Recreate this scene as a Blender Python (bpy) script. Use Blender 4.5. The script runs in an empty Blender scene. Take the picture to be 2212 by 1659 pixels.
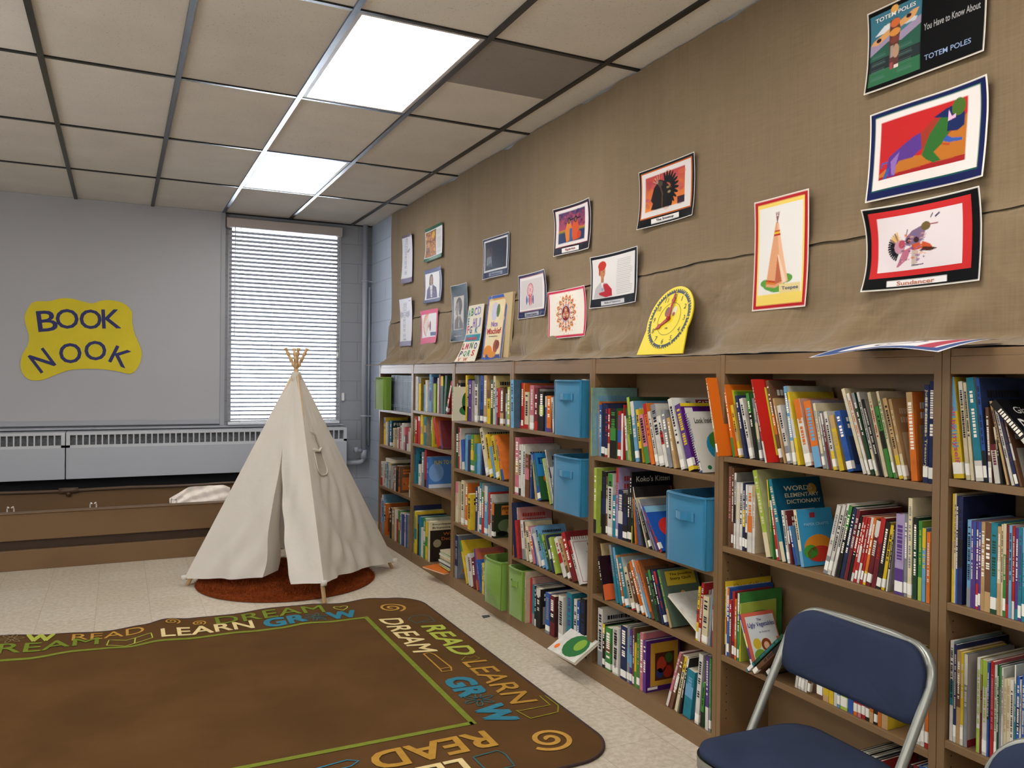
import bpy, bmesh, math, random
import numpy as np
from mathutils import Vector, Matrix
PI=math.pi
COL=bpy.context.scene.collection
rnd=random.Random(11)

# ------------------------------------------------------------------ colours and materials
def lin(c):
    return c/12.92 if c<=0.04045 else ((c+0.055)/1.055)**2.4
def hx(s):
    s=s.lstrip('#')
    return tuple(lin(int(s[i:i+2],16)/255) for i in (0,2,4))
def mul(c,k): return tuple(min(1,x*k) for x in c[:3])
def mixc(a,b,t): return tuple(x*(1-t)+y*t for x,y in zip(a,b))
MATS={}
def mat(name,col='#808080',rough=.6,metal=0,noise=None,bump=None,spec=.5,vcol=False,emit=None,trans=0,sheen=0,coord='Object',stretch=(1,1,1)):
    """noise=(scale,amount) darkens and lightens the colour; bump=(scale,strength,distance)"""
    if name in MATS: return MATS[name]
    m=bpy.data.materials.new(name); m.use_nodes=True; MATS[name]=m
    nt=m.node_tree; b=nt.nodes['Principled BSDF']; N=nt.nodes.new; L=nt.links.new
    c=hx(col) if isinstance(col,str) else col
    b.inputs['Base Color'].default_value=(*c,1)
    b.inputs['Roughness'].default_value=rough; b.inputs['Metallic'].default_value=metal
    b.inputs['Specular IOR Level'].default_value=spec
    if sheen: b.inputs['Sheen Weight'].default_value=sheen
    if trans: b.inputs['Transmission Weight'].default_value=trans
    if emit: b.inputs['Emission Color'].default_value=(*emit[0],1); b.inputs['Emission Strength'].default_value=emit[1]
    src=None
    if vcol:
        a=N('ShaderNodeVertexColor'); a.layer_name='Col'; src=a.outputs['Color']
    tc=None
    if noise or bump:
        tc=N('ShaderNodeTexCoord'); mp=N('ShaderNodeMapping'); mp.inputs['Scale'].default_value=stretch
        L(tc.outputs[coord],mp.inputs['Vector'])
    if noise:
        n=N('ShaderNodeTexNoise'); n.inputs['Scale'].default_value=noise[0]; n.inputs['Detail'].default_value=5
        L(mp.outputs[0],n.inputs['Vector'])
        mr=N('ShaderNodeMapRange'); mr.inputs['From Min'].default_value=.3; mr.inputs['From Max'].default_value=.7
        mr.inputs['To Min'].default_value=1-noise[1]; mr.inputs['To Max'].default_value=1+noise[1]
        L(n.outputs['Fac'],mr.inputs['Value'])
        mx=N('ShaderNodeVectorMath'); mx.operation='SCALE'
        if src is None:
            mx.inputs[0].default_value=c
        else: L(src,mx.inputs[0])
        L(mr.outputs[0],mx.inputs['Scale']); src=mx.outputs[0]
    if src is not None: L(src,b.inputs['Base Color'])
    if bump:
        n2=N('ShaderNodeTexNoise'); n2.inputs['Scale'].default_value=bump[0]; n2.inputs['Detail'].default_value=3
        L(mp.outputs[0],n2.inputs['Vector'])
        bp=N('ShaderNodeBump'); bp.inputs['Strength'].default_value=bump[1]; bp.inputs['Distance'].default_value=bump[2]
        L(n2.outputs['Fac'],bp.inputs['Height']); L(bp.outputs[0],b.inputs['Normal'])
    return m

# ------------------------------------------------------------------ mesh builder
class MB:
    def __init__(s): s.v=[]; s.f=[]; s.c=[]; s.sm=[]
    def add(s,vs,fs,col=None,smooth=False):
        n=len(s.v); s.v+= [tuple(p) for p in vs]
        for f in fs: s.f.append([n+i for i in f]); s.c.append(col); s.sm.append(smooth)
        return s
    def box(s,x0,x1,y0,y1,z0,z1,col=None,cols=None):
        vs=[(x,y,z) for x in (x0,x1) for y in (y0,y1) for z in (z0,z1)]
        fs=[(0,1,3,2),(4,6,7,5),(0,4,5,1),(2,3,7,6),(0,2,6,4),(1,5,7,3)]  # -x,+x,-y,+y,-z,+z
        for k,f in enumerate(fs): s.add([vs[i] for i in f],[(0,1,2,3)],(cols or {}).get(k,col))
        return s
    def solidbox(s,x0,x1,y0,y1,z0,z1,col=None):
        vs=[(x,y,z) for x in (x0,x1) for y in (y0,y1) for z in (z0,z1)]
        s.add(vs,[(0,1,3,2),(4,6,7,5),(0,4,5,1),(2,3,7,6),(0,2,6,4),(1,5,7,3)],col); return s
    def quad(s,a,b,c,d,col=None): s.add([a,b,c,d],[(0,1,2,3)],col); return s
    def tube(s,pts,r,seg=10,col=None,caps=True,closed=False):
        pts=[Vector(p) for p in pts]; rs=r if isinstance(r,(list,tuple)) else [r]*len(pts)
        vs=[]; n=len(pts); up=None
        for i,p in enumerate(pts):
            a=pts[(i-1)%n] if (i>0 or closed) else p; b=pts[(i+1)%n] if (i<n-1 or closed) else p
            t=(b-a).normalized()
            if up is None: up=t.orthogonal().normalized()
            up=(up-t*up.dot(t)); up=up.normalized() if up.length>1e-6 else t.orthogonal().normalized()
            w=t.cross(up)
            for k in range(seg):
                an=2*PI*k/seg; vs.append(p+(up*math.cos(an)+w*math.sin(an))*rs[i])
        fs=[]
        m=n if closed else n-1
        for i in range(m):
            for k in range(seg):
                a=i*seg+k; b=i*seg+(k+1)%seg; c=((i+1)%n)*seg+(k+1)%seg; d=((i+1)%n)*seg+k
                fs.append((a,b,c,d))
        if caps and not closed:
            fs.append(tuple(range(seg))[::-1]); fs.append(tuple((n-1)*seg+k for k in range(seg)))
        s.add(vs,fs,col,True); return s
    def grid(s,fn,nu,nv,col=None,smooth=True):
        vs=[fn(i/nu,j/nv) for j in range(nv+1) for i in range(nu+1)]
        fs=[(j*(nu+1)+i,j*(nu+1)+i+1,(j+1)*(nu+1)+i+1,(j+1)*(nu+1)+i) for j in range(nv) for i in range(nu)]
        s.add(vs,fs,col,smooth); return s
    def prism(s,poly,z0,z1,fn=lambda x,y,z:(x,y,z),col=None):
        n=len(poly); vs=[fn(x,y,z0) for x,y in poly]+[fn(x,y,z1) for x,y in poly]
        s.add(vs,[tuple(range(n))[::-1],tuple(range(n,2*n))]+[(i,(i+1)%n,n+(i+1)%n,n+i) for i in range(n)],col); return s
    def build(s,name,m=None,parent=None,loc=None,bevel=0,M=None,vc=False):
        me=bpy.data.meshes.new(name)
        vs=s.v if M is None else [tuple(M@Vector(p)) for p in s.v]
        me.from_pydata(vs,[],s.f); 
        if any(s.sm): me.polygons.foreach_set('use_smooth',s.sm)
        if any(c is not None for c in s.c) or vc:
            a=me.color_attributes.new('Col','FLOAT_COLOR','CORNER')
            buf=[]
            for p,c in zip(me.polygons,s.c):
                cc=c or (.5,.5,.5); buf+= [cc[0],cc[1],cc[2],1]*p.loop_total
            a.data.foreach_set('color',buf)
        me.update()
        if m: me.materials.append(m)
        o=bpy.data.objects.new(name,me); COL.objects.link(o)
        if parent: o.parent=parent
        if loc: o.location=loc
        if bevel:
            b=o.modifiers.new('bevel','BEVEL'); b.width=bevel; b.segments=2; b.limit_method='ANGLE'
            b.angle_limit=math.radians(40)
        return o
def tag(o,label=None,cat=None,group=None,kind=None):
    if label: o['label']=label
    if cat: o['category']=cat
    if group: o['group']=group
    if kind: o['kind']=kind
    return o
def thing(name,label,cat,loc=(0,0,0),rz=0,group=None):
    o=bpy.data.objects.new(name,None); COL.objects.link(o); o.location=loc; o.rotation_euler=(0,0,rz)
    o.empty_display_size=.05
    return tag(o,label,cat,group)

# ------------------------------------------------------------------ lettering
TX={}
def text_geo(s,bold=.0,sub=0):
    """vertices (x,y) scaled so that the whole text has width 1 (x 0..1), y in units of its own height 0..1; aspect returned"""
    k=(s,bold,sub)
    if k in TX: return TX[k]
    c=bpy.data.curves.new('tmp','FONT'); c.body=s; c.offset=bold; c.resolution_u=3
    o=bpy.data.objects.new('tmp',c); COL.objects.link(o)
    dg=bpy.context.evaluated_depsgraph_get(); me=o.evaluated_get(dg).to_mesh()
    bm=bmesh.new(); bm.from_mesh(me); bmesh.ops.triangulate(bm,faces=bm.faces[:])
    if sub:
        for _ in range(3):
            es=[e for e in bm.edges if e.calc_length()>sub]
            if not es: break
            bmesh.ops.subdivide_edges(bm,edges=es,cuts=1); bmesh.ops.triangulate(bm,faces=bm.faces[:])
    vs=[tuple(v.co[:2]) for v in bm.verts]; fs=[tuple(v.index for v in f.verts) for f in bm.faces]
    bm.free(); o.evaluated_get(dg).to_mesh_clear(); bpy.data.objects.remove(o); bpy.data.curves.remove(c)
    xs=[v[0] for v in vs]; ys=[v[1] for v in vs]
    x0,x1=min(xs),max(xs); y0,y1=min(ys),max(ys)
    up=0.0
    r=([((x-x0)/(x1-x0),(y-y0)/(y1-y0)) for x,y in vs],fs,(x1-x0)/(y1-y0))
    TX[k]=r; return r
def put_text(mb,s,fn,w=None,h=None,bold=.0,col=None,shear=0,sub=0,center=False,fat=0,lift=(0,0,.00025)):
    """fn(x,y)->point in metres along the baseline / up; text fitted to width w and height h"""
    vs,fs,asp=text_geo(s,bold,sub)
    if w is None: w=h*asp
    if h is None: h=w/asp
    ox,oy=(-w/2,-h/2) if center else (0,0)
    b_=fat*h; L=Vector(lift)
    for i,(ex,ey) in enumerate(((0,0),) if not fat else ((-b_,-b_),(b_,-b_),(b_,b_),(-b_,b_),(0,0))):
        mb.add([Vector(fn(x*w+ox+shear*y*h+ex,y*h+oy+ey))+L*i for x,y in vs],fs,col)

# ------------------------------------------------------------------ painted sheets (vertex colours sampled from simple shapes)
class Canvas:
    def __init__(s,w,h,bg='#ffffff'):
        s.W,s.H=w*2,h*2; s.w,s.h=w,h
        s.a=np.zeros((s.H,s.W,3)); s.a[:]=hx(bg)
        yy,xx=np.mgrid[0:s.H,0:s.W]; s.U=(xx+.5)/s.W; s.V=(yy+.5)/s.H; s.asp=s.W/s.H
    def m(s,mask,col,al=1):
        c=np.array(hx(col) if isinstance(col,str) else col); s.a[mask]=s.a[mask]*(1-al)+c*al; return s
    def rect(s,u0,v0,u1,v1,col,al=1): return s.m((s.U>=u0)&(s.U<=u1)&(s.V>=v0)&(s.V<=v1),col,al)
    def ell(s,cu,cv,ru,rv,col,rot=0,al=1):
        x=(s.U-cu)*s.asp; y=s.V-cv; c,n=math.cos(rot),math.sin(rot); X=x*c+y*n; Y=-x*n+y*c
        return s.m((X/(ru*s.asp))**2+(Y/rv)**2<=1,col,al)
    def ring(s,cu,cv,r0,r1,col):
        d=np.hypot((s.U-cu)*s.asp,s.V-cv); return s.m((d>=r0)&(d<=r1),col)
    def poly(s,pts,col,al=1):
        ins=np.zeros(s.U.shape,bool); n=len(pts)
        for i in range(n):
            x0,y0=pts[i]; x1,y1=pts[(i+1)%n]
            if y0==y1: continue
            c=((s.V<y0)!=(s.V<y1))&(s.U<(x1-x0)*(s.V-y0)/(y1-y0)+x0); ins^=c
        return s.m(ins,col,al)
    def line(s,pts,w,col,al=1):
        for (x0,y0),(x1,y1) in zip(pts,pts[1:]):
            X0,X1=x0*s.asp,x1*s.asp; dx,dy=X1-X0,y1-y0; L=dx*dx+dy*dy+1e-12
            t=np.clip(((s.U*s.asp-X0)*dx+(s.V-y0)*dy)/L,0,1)
            s.m(np.hypot(s.U*s.asp-X0-t*dx,s.V-y0-t*dy)<=w/2,col,al)
        return s
    def grad(s,u0,v0,u1,v1,c0,c1,horiz=False):
        k=(s.U>=u0)&(s.U<=u1)&(s.V>=v0)&(s.V<=v1); t=((s.U-u0)/(u1-u0) if horiz else (s.V-v0)/(v1-v0))[...,None]
        g=np.array(hx(c0))*(1-t)+np.array(hx(c1))*t; s.a[k]=g[k]; return s
    def cloud(s,u0,v0,u1,v1,cols,n,seed=1,size=.05,al=.8):
        r=random.Random(seed)
        for _ in range(n):
            s2=size*r.uniform(.4,1.3); cu,cv=r.uniform(u0,u1),r.uniform(v0,v1)
            s.ell(min(max(cu,u0+s2/s.asp*.5),u1-s2/s.asp*.5),cv,s2/s.asp,s2*r.uniform(.2,.7),r.choice(cols),r.uniform(-.6,.6),al)
        return s
    def textlines(s,u0,v0,u1,v1,n,col='#8c8c92'):
        r=random.Random(4)
        for i in range(n):
            v=v0+(v1-v0)*(i+.5)/n; s.rect(u0,v-.25*(v1-v0)/n,u0+(u1-u0)*r.uniform(.8,1),v+.2*(v1-v0)/n,col,.5)
        return s
    def sheet(s,name,fn,m,parent=None,thick=0.0):
        a=s.a.reshape(s.h,2,s.w,2,3).mean((1,3))
        nx,ny=s.w+1,s.h+1
        p=np.pad(a,((1,1),(1,1),(0,0)),'edge'); vcx=(p[:-1,:-1]+p[1:,:-1]+p[:-1,1:]+p[1:,1:])/4
        vs=[fn(i/s.w,j/s.h) for j in range(ny) for i in range(nx)]
        fs=[(j*nx+i,(j+1)*nx+i,(j+1)*nx+i+1,j*nx+i+1) for j in range(s.h) for i in range(s.w)]
        me=bpy.data.meshes.new(name); me.from_pydata(vs,[],fs)
        at=me.color_attributes.new('Col','FLOAT_COLOR','CORNER')
        # one flat colour per cell keeps edges crisp
        cell=a.reshape(-1,3); buf=np.ones((len(fs),4,4)); buf[:,:,:3]=cell[:,None,:]
        at.data.foreach_set('color',buf.ravel())
        me.polygons.foreach_set('use_smooth',[True]*len(fs)); me.materials.append(m); me.update()
        o=bpy.data.objects.new(name,me); COL.objects.link(o)
        if parent: o.parent=parent
        return o

# ------------------------------------------------------------------ camera
H=1.476
yaw,pitch,roll,F=.4551471,-.0078091,.0111117,1734.62
cy,sy=math.cos(yaw),math.sin(yaw); cp,sp=math.cos(pitch),math.sin(pitch)
fw=Vector((sy*cp,cy*cp,sp)); rt=Vector((cy,-sy,0)); up=rt.cross(fw)
r2=rt*math.cos(roll)+up*math.sin(roll); u2=up*math.cos(roll)-rt*math.sin(roll)
cam=bpy.data.cameras.new('camera'); co=bpy.data.objects.new('camera',cam); COL.objects.link(co)
M=Matrix((r2,u2,-fw)).transposed().to_4x4(); M.translation=(0,0,H); co.matrix_world=M
cam.sensor_width=36; cam.lens=F/2212*36; cam.clip_start=.05
bpy.context.scene.camera=co

# ------------------------------------------------------------------ room
ZC=3.045; YB=8.24; XR=2.37; XL=-4.2; YF=-3.6
def floor_mat():
    m=mat('vinyl_tile','#cdc3b2',.3)
    nt=m.node_tree; N=nt.nodes.new; L=nt.links.new; b=nt.nodes['Principled BSDF']
    tc=N('ShaderNodeTexCoord'); mp=N('ShaderNodeMapping'); mp.inputs['Location'].default_value=(.12,.05,0); L(tc.outputs['Object'],mp.inputs[0])
    br=N('ShaderNodeTexBrick'); br.offset=0; br.inputs['Scale'].default_value=1; br.inputs['Brick Width'].default_value=.305; br.inputs['Row Height'].default_value=.305
    br.inputs['Mortar Size'].default_value=.0022; br.inputs['Mortar Smooth'].default_value=.3
    br.inputs['Color1'].default_value=(*hx('#c9bfae'),1); br.inputs['Color2'].default_value=(*hx('#d0c7b8'),1); br.inputs['Mortar'].default_value=(*hx('#b3a793'),1)
    L(mp.outputs[0],br.inputs['Vector'])
    n=N('ShaderNodeTexNoise'); n.inputs['Scale'].default_value=38; n.inputs['Detail'].default_value=6; n.inputs['Roughness'].default_value=.7; L(tc.outputs['Object'],n.inputs['Vector'])
    cr=N('ShaderNodeValToRGB'); cr.color_ramp.elements[0].position=.38; cr.color_ramp.elements[0].color=(.72,.66,.58,1); cr.color_ramp.elements[1].position=.6; cr.color_ramp.elements[1].color=(1.05,1.05,1.05,1)
    L(n.outputs['Fac'],cr.inputs[0])
    mx=N('ShaderNodeMix'); mx.data_type='RGBA'; mx.blend_type='MULTIPLY'; mx.inputs[0].default_value=.75; L(br.outputs['Color'],mx.inputs[6]); L(cr.outputs[0],mx.inputs[7]); L(mx.outputs[2],b.inputs['Base Color'])
    n2=N('ShaderNodeTexNoise'); n2.inputs['Scale'].default_value=3; L(tc.outputs['Object'],n2.inputs['Vector'])
    mr=N('ShaderNodeMapRange'); mr.inputs['To Min'].default_value=.30; mr.inputs['To Max'].default_value=.38; L(n2.outputs['Fac'],mr.inputs[0]); L(mr.outputs[0],b.inputs['Roughness'])
    return m
def block_mat(name,col,mort,axis):
    m=mat(name,col,.55)
    nt=m.node_tree; N=nt.nodes.new; L=nt.links.new; b=nt.nodes['Principled BSDF']
    tc=N('ShaderNodeTexCoord'); sx=N('ShaderNodeSeparateXYZ'); cx=N('ShaderNodeCombineXYZ'); L(tc.outputs['Object'],sx.inputs[0])
    L(sx.outputs[axis],cx.inputs[0]); L(sx.outputs[2],cx.inputs[1])
    br=N('ShaderNodeTexBrick'); br.inputs['Scale'].default_value=1; br.inputs['Brick Width'].default_value=.406; br.inputs['Row Height'].default_value=.203; br.inputs['Mortar Size'].default_value=.005; br.inputs['Mortar Smooth'].default_value=.6
    for k,c in (('Color1',col),('Color2',col),('Mortar',mort)): br.inputs[k].default_value=(*hx(c),1)
    L(cx.outputs[0],br.inputs['Vector']); L(br.outputs['Color'],b.inputs['Base Color'])
    bp=N('ShaderNodeBump'); bp.inputs['Strength'].default_value=.5; bp.inputs['Distance'].default_value=.004; bp.invert=True; L(br.outputs['Fac'],bp.inputs['Height']); L(bp.outputs[0],b.inputs['Normal'])
    return m
def struct(o): o['kind']='structure'; return o
def plane(name,pts,m): return struct(MB().add(pts,[(0,1,2,3)]).build(name,m))
struct(MB().solidbox(XL-.1,XR+.1,YF-.1,YB+.1,-.1,0).build('floor',floor_mat()))
back=block_mat('block_grey','#9a9ea6','#8c9098',0)
wm=MB()
wx0,wx1,wz0,wz1=.945,2.06,.985,2.965   # window opening
wm.solidbox(XL,wx0,YB,YB+.1,0,ZC+.1); wm.solidbox(wx1,XR+.1,YB,YB+.1,0,ZC+.1); wm.solidbox(wx0,wx1,YB,YB+.1,0,wz0); wm.solidbox(wx0,wx1,YB,YB+.1,wz1,ZC+.1)
struct(wm.build('wall_back',back))
struct(MB().solidbox(XR,XR+.1,YF,YB,0,ZC+.1).build('wall_right',block_mat('block_blue','#a9b4c4','#98a3b4',1)))
struct(MB().solidbox(XL-.1,XL,YF,YB+.1,0,ZC+.1).build('wall_left',mat('paint_left','#b9b6b0',.7)))
struct(MB().solidbox(XL-.1,XR+.1,YF-.1,YF,0,ZC+.1).build('wall_front',mat('paint_left')))
# big painted board left of the window, with its narrow frame
pm=mat('paint_panel','#b2b3b9',.5,noise=(1.2,.03))
struct(MB().solidbox(XL+.01,.905,YB-.03,YB,1.03,ZC-.002).build('trim_1',pm))
tm=mat('paint_trim','#a3a6ae',.45)
tb=MB(); tb.solidbox(.875,.915,YB-.045,YB-.0305,.985,ZC-.002); tb.solidbox(XL+.01,.874,YB-.045,YB-.0305,1.0,1.045); tb.solidbox(XL+.01,wx1+.02,YB-.06,YB-.001,.965,.984)
struct(tb.build('trim_2',tm,bevel=.003))
struct(MB().solidbox(XL+.01,1.9,YB-.02,YB-.001,.0,.56).build('shade_panel',mat('radiator_shade','#1d1f24',.8)))  # black panel stands in for the shade beneath the radiator covers
# window
wf=struct(MB().solidbox(wx0,wx0+.04,YB+.03,YB+.08,wz0,wz1).solidbox(wx1-.04,wx1,YB+.03,YB+.08,wz0,wz1).solidbox(wx0+.04,wx1-.04,YB+.03,YB+.08,wz0,wz0+.04).solidbox(wx0+.04,wx1-.04,YB+.03,YB+.08,wz1-.04,wz1).build('window_1',mat('white_paint','#d8dade',.4)))
MB().solidbox(wx0+.04,wx1-.04,YB+.052,YB+.056,wz0+.04,wz1-.04).build('pane',mat('glass','#ffffff',.0,trans=1),wf)
# ceiling: tiles with T-bar grid
cx=[-.358+.628*i for i in range(-7,5)]; ry=[YB-1.212*k for k in range(0,11)]
xs=[XL]+[x for x in cx if x>XL+.05]+[XR]; ys=[YB]+[y for y in ry[1:] if y>YF]+[YF]
ct=MB(); rc=random.Random(3)
for i in range(len(xs)-1):
    for j in range(len(ys)-1):
        base=mixc(hx('#eae7e2'),hx('#dad4cb'),rc.random()*.8)
        sag=rc.uniform(0,.006); x0,x1,y0,y1=xs[i],xs[i+1],ys[j+1],ys[j]
        if abs(x0-.898)<.01 and j in (1,3,5,7): continue      # light panels
        if abs(x0+2.242)<.01 and j in (3,5,7): continue
        if abs(x0-1.526)<.01 and j==3:   # tile half replaced by a dark panel
            ct.quad((x0,y0+.6,ZC),(x1,y0+.6,ZC),(x1,y1,ZC),(x0,y1,ZC),base); ct.quad((x0,y0,ZC-.004),(x1,y0,ZC-.004),(x1,y0+.6,ZC-.004),(x0,y0+.6,ZC-.004),hx('#928c88')); 
            ct.quad((x0,y0+.6,ZC-.004),(x1,y0+.6,ZC-.004),(x1,y0+.6,ZC),(x0,y0+.6,ZC),hx('#5b5048')); continue
        def fn(u,v,x0=x0,x1=x1,y0=y0,y1=y1,sag=sag): return (x0+u*(x1-x0),y1+(y0-y1)*v,ZC-sag*16*u*(1-u)*v*(1-v))
        ct.grid(fn,4,4,base)
tile=mat('ceiling_tile','#ffffff',.9,vcol=True,noise=(3,.05))
nt=tile.node_tree; N=nt.nodes.new; L=nt.links.new
tc=N('ShaderNodeTexCoord'); n=N('ShaderNodeTexNoise'); n.inputs['Scale'].default_value=110; n.inputs['Detail'].default_value=2; L(tc.outputs['Object'],n.inputs['Vector'])
cr=N('ShaderNodeValToRGB'); cr.color_ramp.elements[0].position=.30; cr.color_ramp.elements[0].color=(.55,.5,.44,1); cr.color_ramp.elements[1].position=.36; cr.color_ramp.elements[1].color=(1,1,1,1); L(n.outputs['Fac'],cr.inputs[0])
mx=N('ShaderNodeMix'); mx.data_type='RGBA'; mx.blend_type='MULTIPLY'; mx.inputs[0].default_value=.6
b=nt.nodes['Principled BSDF']; s0=b.inputs['Base Color'].links[0].from_socket; L(s0,mx.inputs[6]); L(cr.outputs[0],mx.inputs[7]); L(mx.outputs[2],b.inputs['Base Color'])
ceil=struct(ct.build('ceiling',tile))
MB().solidbox(XL-.1,XR+.1,YF-.1,YB+.1,ZC+.08,ZC+.12).build('deck',mat('deck','#5a5a5a',.9),ceil)
gb=MB(); 
dk=hx('#1b1a1c'); refl_blue=hx('#4c5a75')  # blue grey puts the reflected light on some bars into their colour
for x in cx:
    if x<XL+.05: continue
    c=refl_blue if abs(x-.898)<.01 else dk
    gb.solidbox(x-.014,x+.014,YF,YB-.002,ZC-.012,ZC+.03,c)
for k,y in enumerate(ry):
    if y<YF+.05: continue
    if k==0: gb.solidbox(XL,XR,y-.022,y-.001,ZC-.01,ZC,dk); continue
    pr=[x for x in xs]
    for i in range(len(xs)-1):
        lit=abs(xs[i]-.898)<.01 and k in (2,3); gb.solidbox(xs[i]+(.014 if i else 0),xs[i+1]-.014,y-.011,y+.011,ZC-.009,ZC+.03,refl_blue if lit else dk)
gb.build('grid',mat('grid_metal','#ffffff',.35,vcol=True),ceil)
# light panels
tube=mat('diffuser','#ffffff',.4,emit=((1.0,.97,.93),8.5))
fr=mat('fixture_frame','#c9c6c6',.4)
def light(x0,y1,label):
    x1=x0+.628; y0=y1-1.212
    t=thing('ceiling_light',label,'light',((x0+x1)/2,(y0+y1)/2,ZC-.002),group='light panels in the ceiling grid')
    w,h=(x1-x0)/2-.015,(y1-y0)/2-.012
    m=MB()
    for a in ((-w,w,-h,-h+.022),(-w,w,h-.022,h),(-w,-w+.022,-h+.022,h-.022),(w-.022,w,-h+.022,h-.022)): m.solidbox(*a,-.004,.02)
    m.build('frame',fr,t); MB().solidbox(-w+.022,w-.022,-h+.022,h-.022,.0,.008).build('diffuser',tube,t)
light(.898,ry[3],'large bright ceiling light panel beside the dark grey ceiling tile')
light(.898,ry[1],'smaller-looking bright ceiling light panel nearer the window')
for x,k in ((.898,5),(.898,7),(-2.242,3),(-2.242,5),(-2.242,7)): light(x,ry[k],'bright ceiling light panel outside the view of the photo')
# blind
bd=thing('window_blind','white horizontal slat window blind, lit from behind','blind',(1.4975,YB-.03,0))
sl=MB(); n=46
for i in range(n):
    z=1.045+i*(2.86-1.045)/(n-1)
    for a in range(1):
        d=.024; an=math.radians(20); dy,dz=d*math.cos(an),d*math.sin(an)
        x0,x1=-.545,.53
        p=[(x0,-dy,z+dz),(x1,-dy,z+dz),(x1,0,z+.003),(x0,0,z+.003),(x1,dy,z-dz),(x0,dy,z-dz)]
        q=[(a_,b_,c_-.0022) for a_,b_,c_ in p]
        sl.add(p+q,[(0,1,2,3),(3,2,4,5),(7,6,9,8),(8,9,11,10),(0,6,7,1),(4,10,11,5)],None)
slm=mat('blind_slat','#e4e6ec',.45); bs=slm.node_tree.nodes['Principled BSDF']; nt=slm.node_tree
tr=nt.nodes.new('ShaderNodeBsdfTranslucent'); tr.inputs[0].default_value=(.90,.92,1,1); ms=nt.nodes.new('ShaderNodeMixShader'); ms.inputs[0].default_value=.6
nt.links.new(bs.outputs[0],ms.inputs[1]); nt.links.new(tr.outputs[0],ms.inputs[2]); nt.links.new(ms.outputs[0],nt.nodes['Material Output'].inputs[0])
sl.build('slats',slm,bd,loc=(0,-.02,0))
MB().solidbox(-.575,.545,-.06,.028,2.90,2.99).build('headrail',mat('rail_beige','#b7aeaa',.5),bd,bevel=.004)
MB().solidbox(-.55,.535,-.045,.02,.99,1.015).build('bottom_rail',mat('rail_white','#dfe2ea',.5),bd,bevel=.003)
lc=MB()
for x in (-.44,-.14,.15,.44):
    for y in (-.045,.006): lc.tube([(x,y,1.01),(x,y,2.9)],.0016,5)
lc.build('ladder_cord',mat('cord','#f2f2f2',.7),bd)
MB().tube([(-.50,-.075,1.85),(-.50,-.075,2.9)],.004,8).build('wand',mat('wand','#c8ccd6',.3),bd)
MB().tube([(.50,-.075,1.72),(.50,-.075,2.9)],.0018,6).tube([(.50,-.075,1.66),(.50,-.075,1.685),(.50,-.075,1.72)],[.012,.011,.004],8).build('pull_cord',MATS['cord'],bd)
MB().solidbox(.573,.597,.004,.028,1.22,1.30).build('cord_cleat',MATS['cord'],bd,bevel=.004)
# outside: bright overcast daylight
w=bpy.data.worlds.new('world'); bpy.context.scene.world=w; w.use_nodes=True
nt=w.node_tree; bg=nt.nodes['Background']; sk=nt.nodes.new('ShaderNodeTexSky'); sk.sky_type='HOSEK_WILKIE'; sk.turbidity=6; sk.sun_direction=(.2,-.5,.8)
nt.links.new(sk.outputs[0],bg.inputs[0]); bg.inputs[1].default_value=1.0
def area(name,loc,size,sizey,power,col,direction):
    l=bpy.data.lights.new(name,'AREA'); l.shape='RECTANGLE'; l.size=size; l.size_y=sizey; l.energy=power; l.color=col
    o=bpy.data.objects.new(name,l); COL.objects.link(o); o.location=loc; o.rotation_euler=Vector(direction).to_track_quat('-Z','Y').to_euler(); return o
area('window_daylight',(1.55,YB+.45,2.2),1.8,2.8,420,(.80,.89,1.0),(0,-1,.12))
# radiator covers
rb=mat('radiator_paint','#b9bec8',.4)
def radiator(x0,x1,label,nslot):
    t=thing('radiator_cover',label,'radiator',((x0+x1)/2,8.1,.545),group='radiator covers under the window wall')
    a=(x1-x0)/2; yf=-.1; yb=.13; h=.41
    MB().solidbox(-a,a,yf,yb,0,.275).build('front_panel',rb,t,bevel=.003)
    m=MB(); m.solidbox(-a,a,yf+.004,yb,.395,h); m.solidbox(-a,a,yf+.004,yf+.02,.275,.297)
    m.solidbox(-a,-a+.03,yf+.004,yb,.2755,.395); m.solidbox(a-.03,a,yf+.004,yb,.2755,.395)
    m.solidbox(-a+.03,a-.03,yf+.004,yf+.02,.385,.395)
    s=(2*a-.06)/nslot
    for i in range(1,nslot): m.solidbox(-a+.03+i*s-.0055,-a+.03+i*s+.0055,yf+.004,yf+.018,.297,.385)
    m.build('grille',mat('grille_paint','#ccd1d8',.35),t)
    MB().solidbox(-a+.03,a-.03,yf+.045,yf+.05,.276,.394).build('dark_mesh',mat('dark_mesh','#74777c',.8,noise=(60,.3)),t)
radiator(-.412,2.068,'long pale grey radiator cover running under the blind behind the teepee',48)
radiator(-2.90,-.420,'pale grey radiator cover at the far left edge, left of the dark joint',48)
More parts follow.
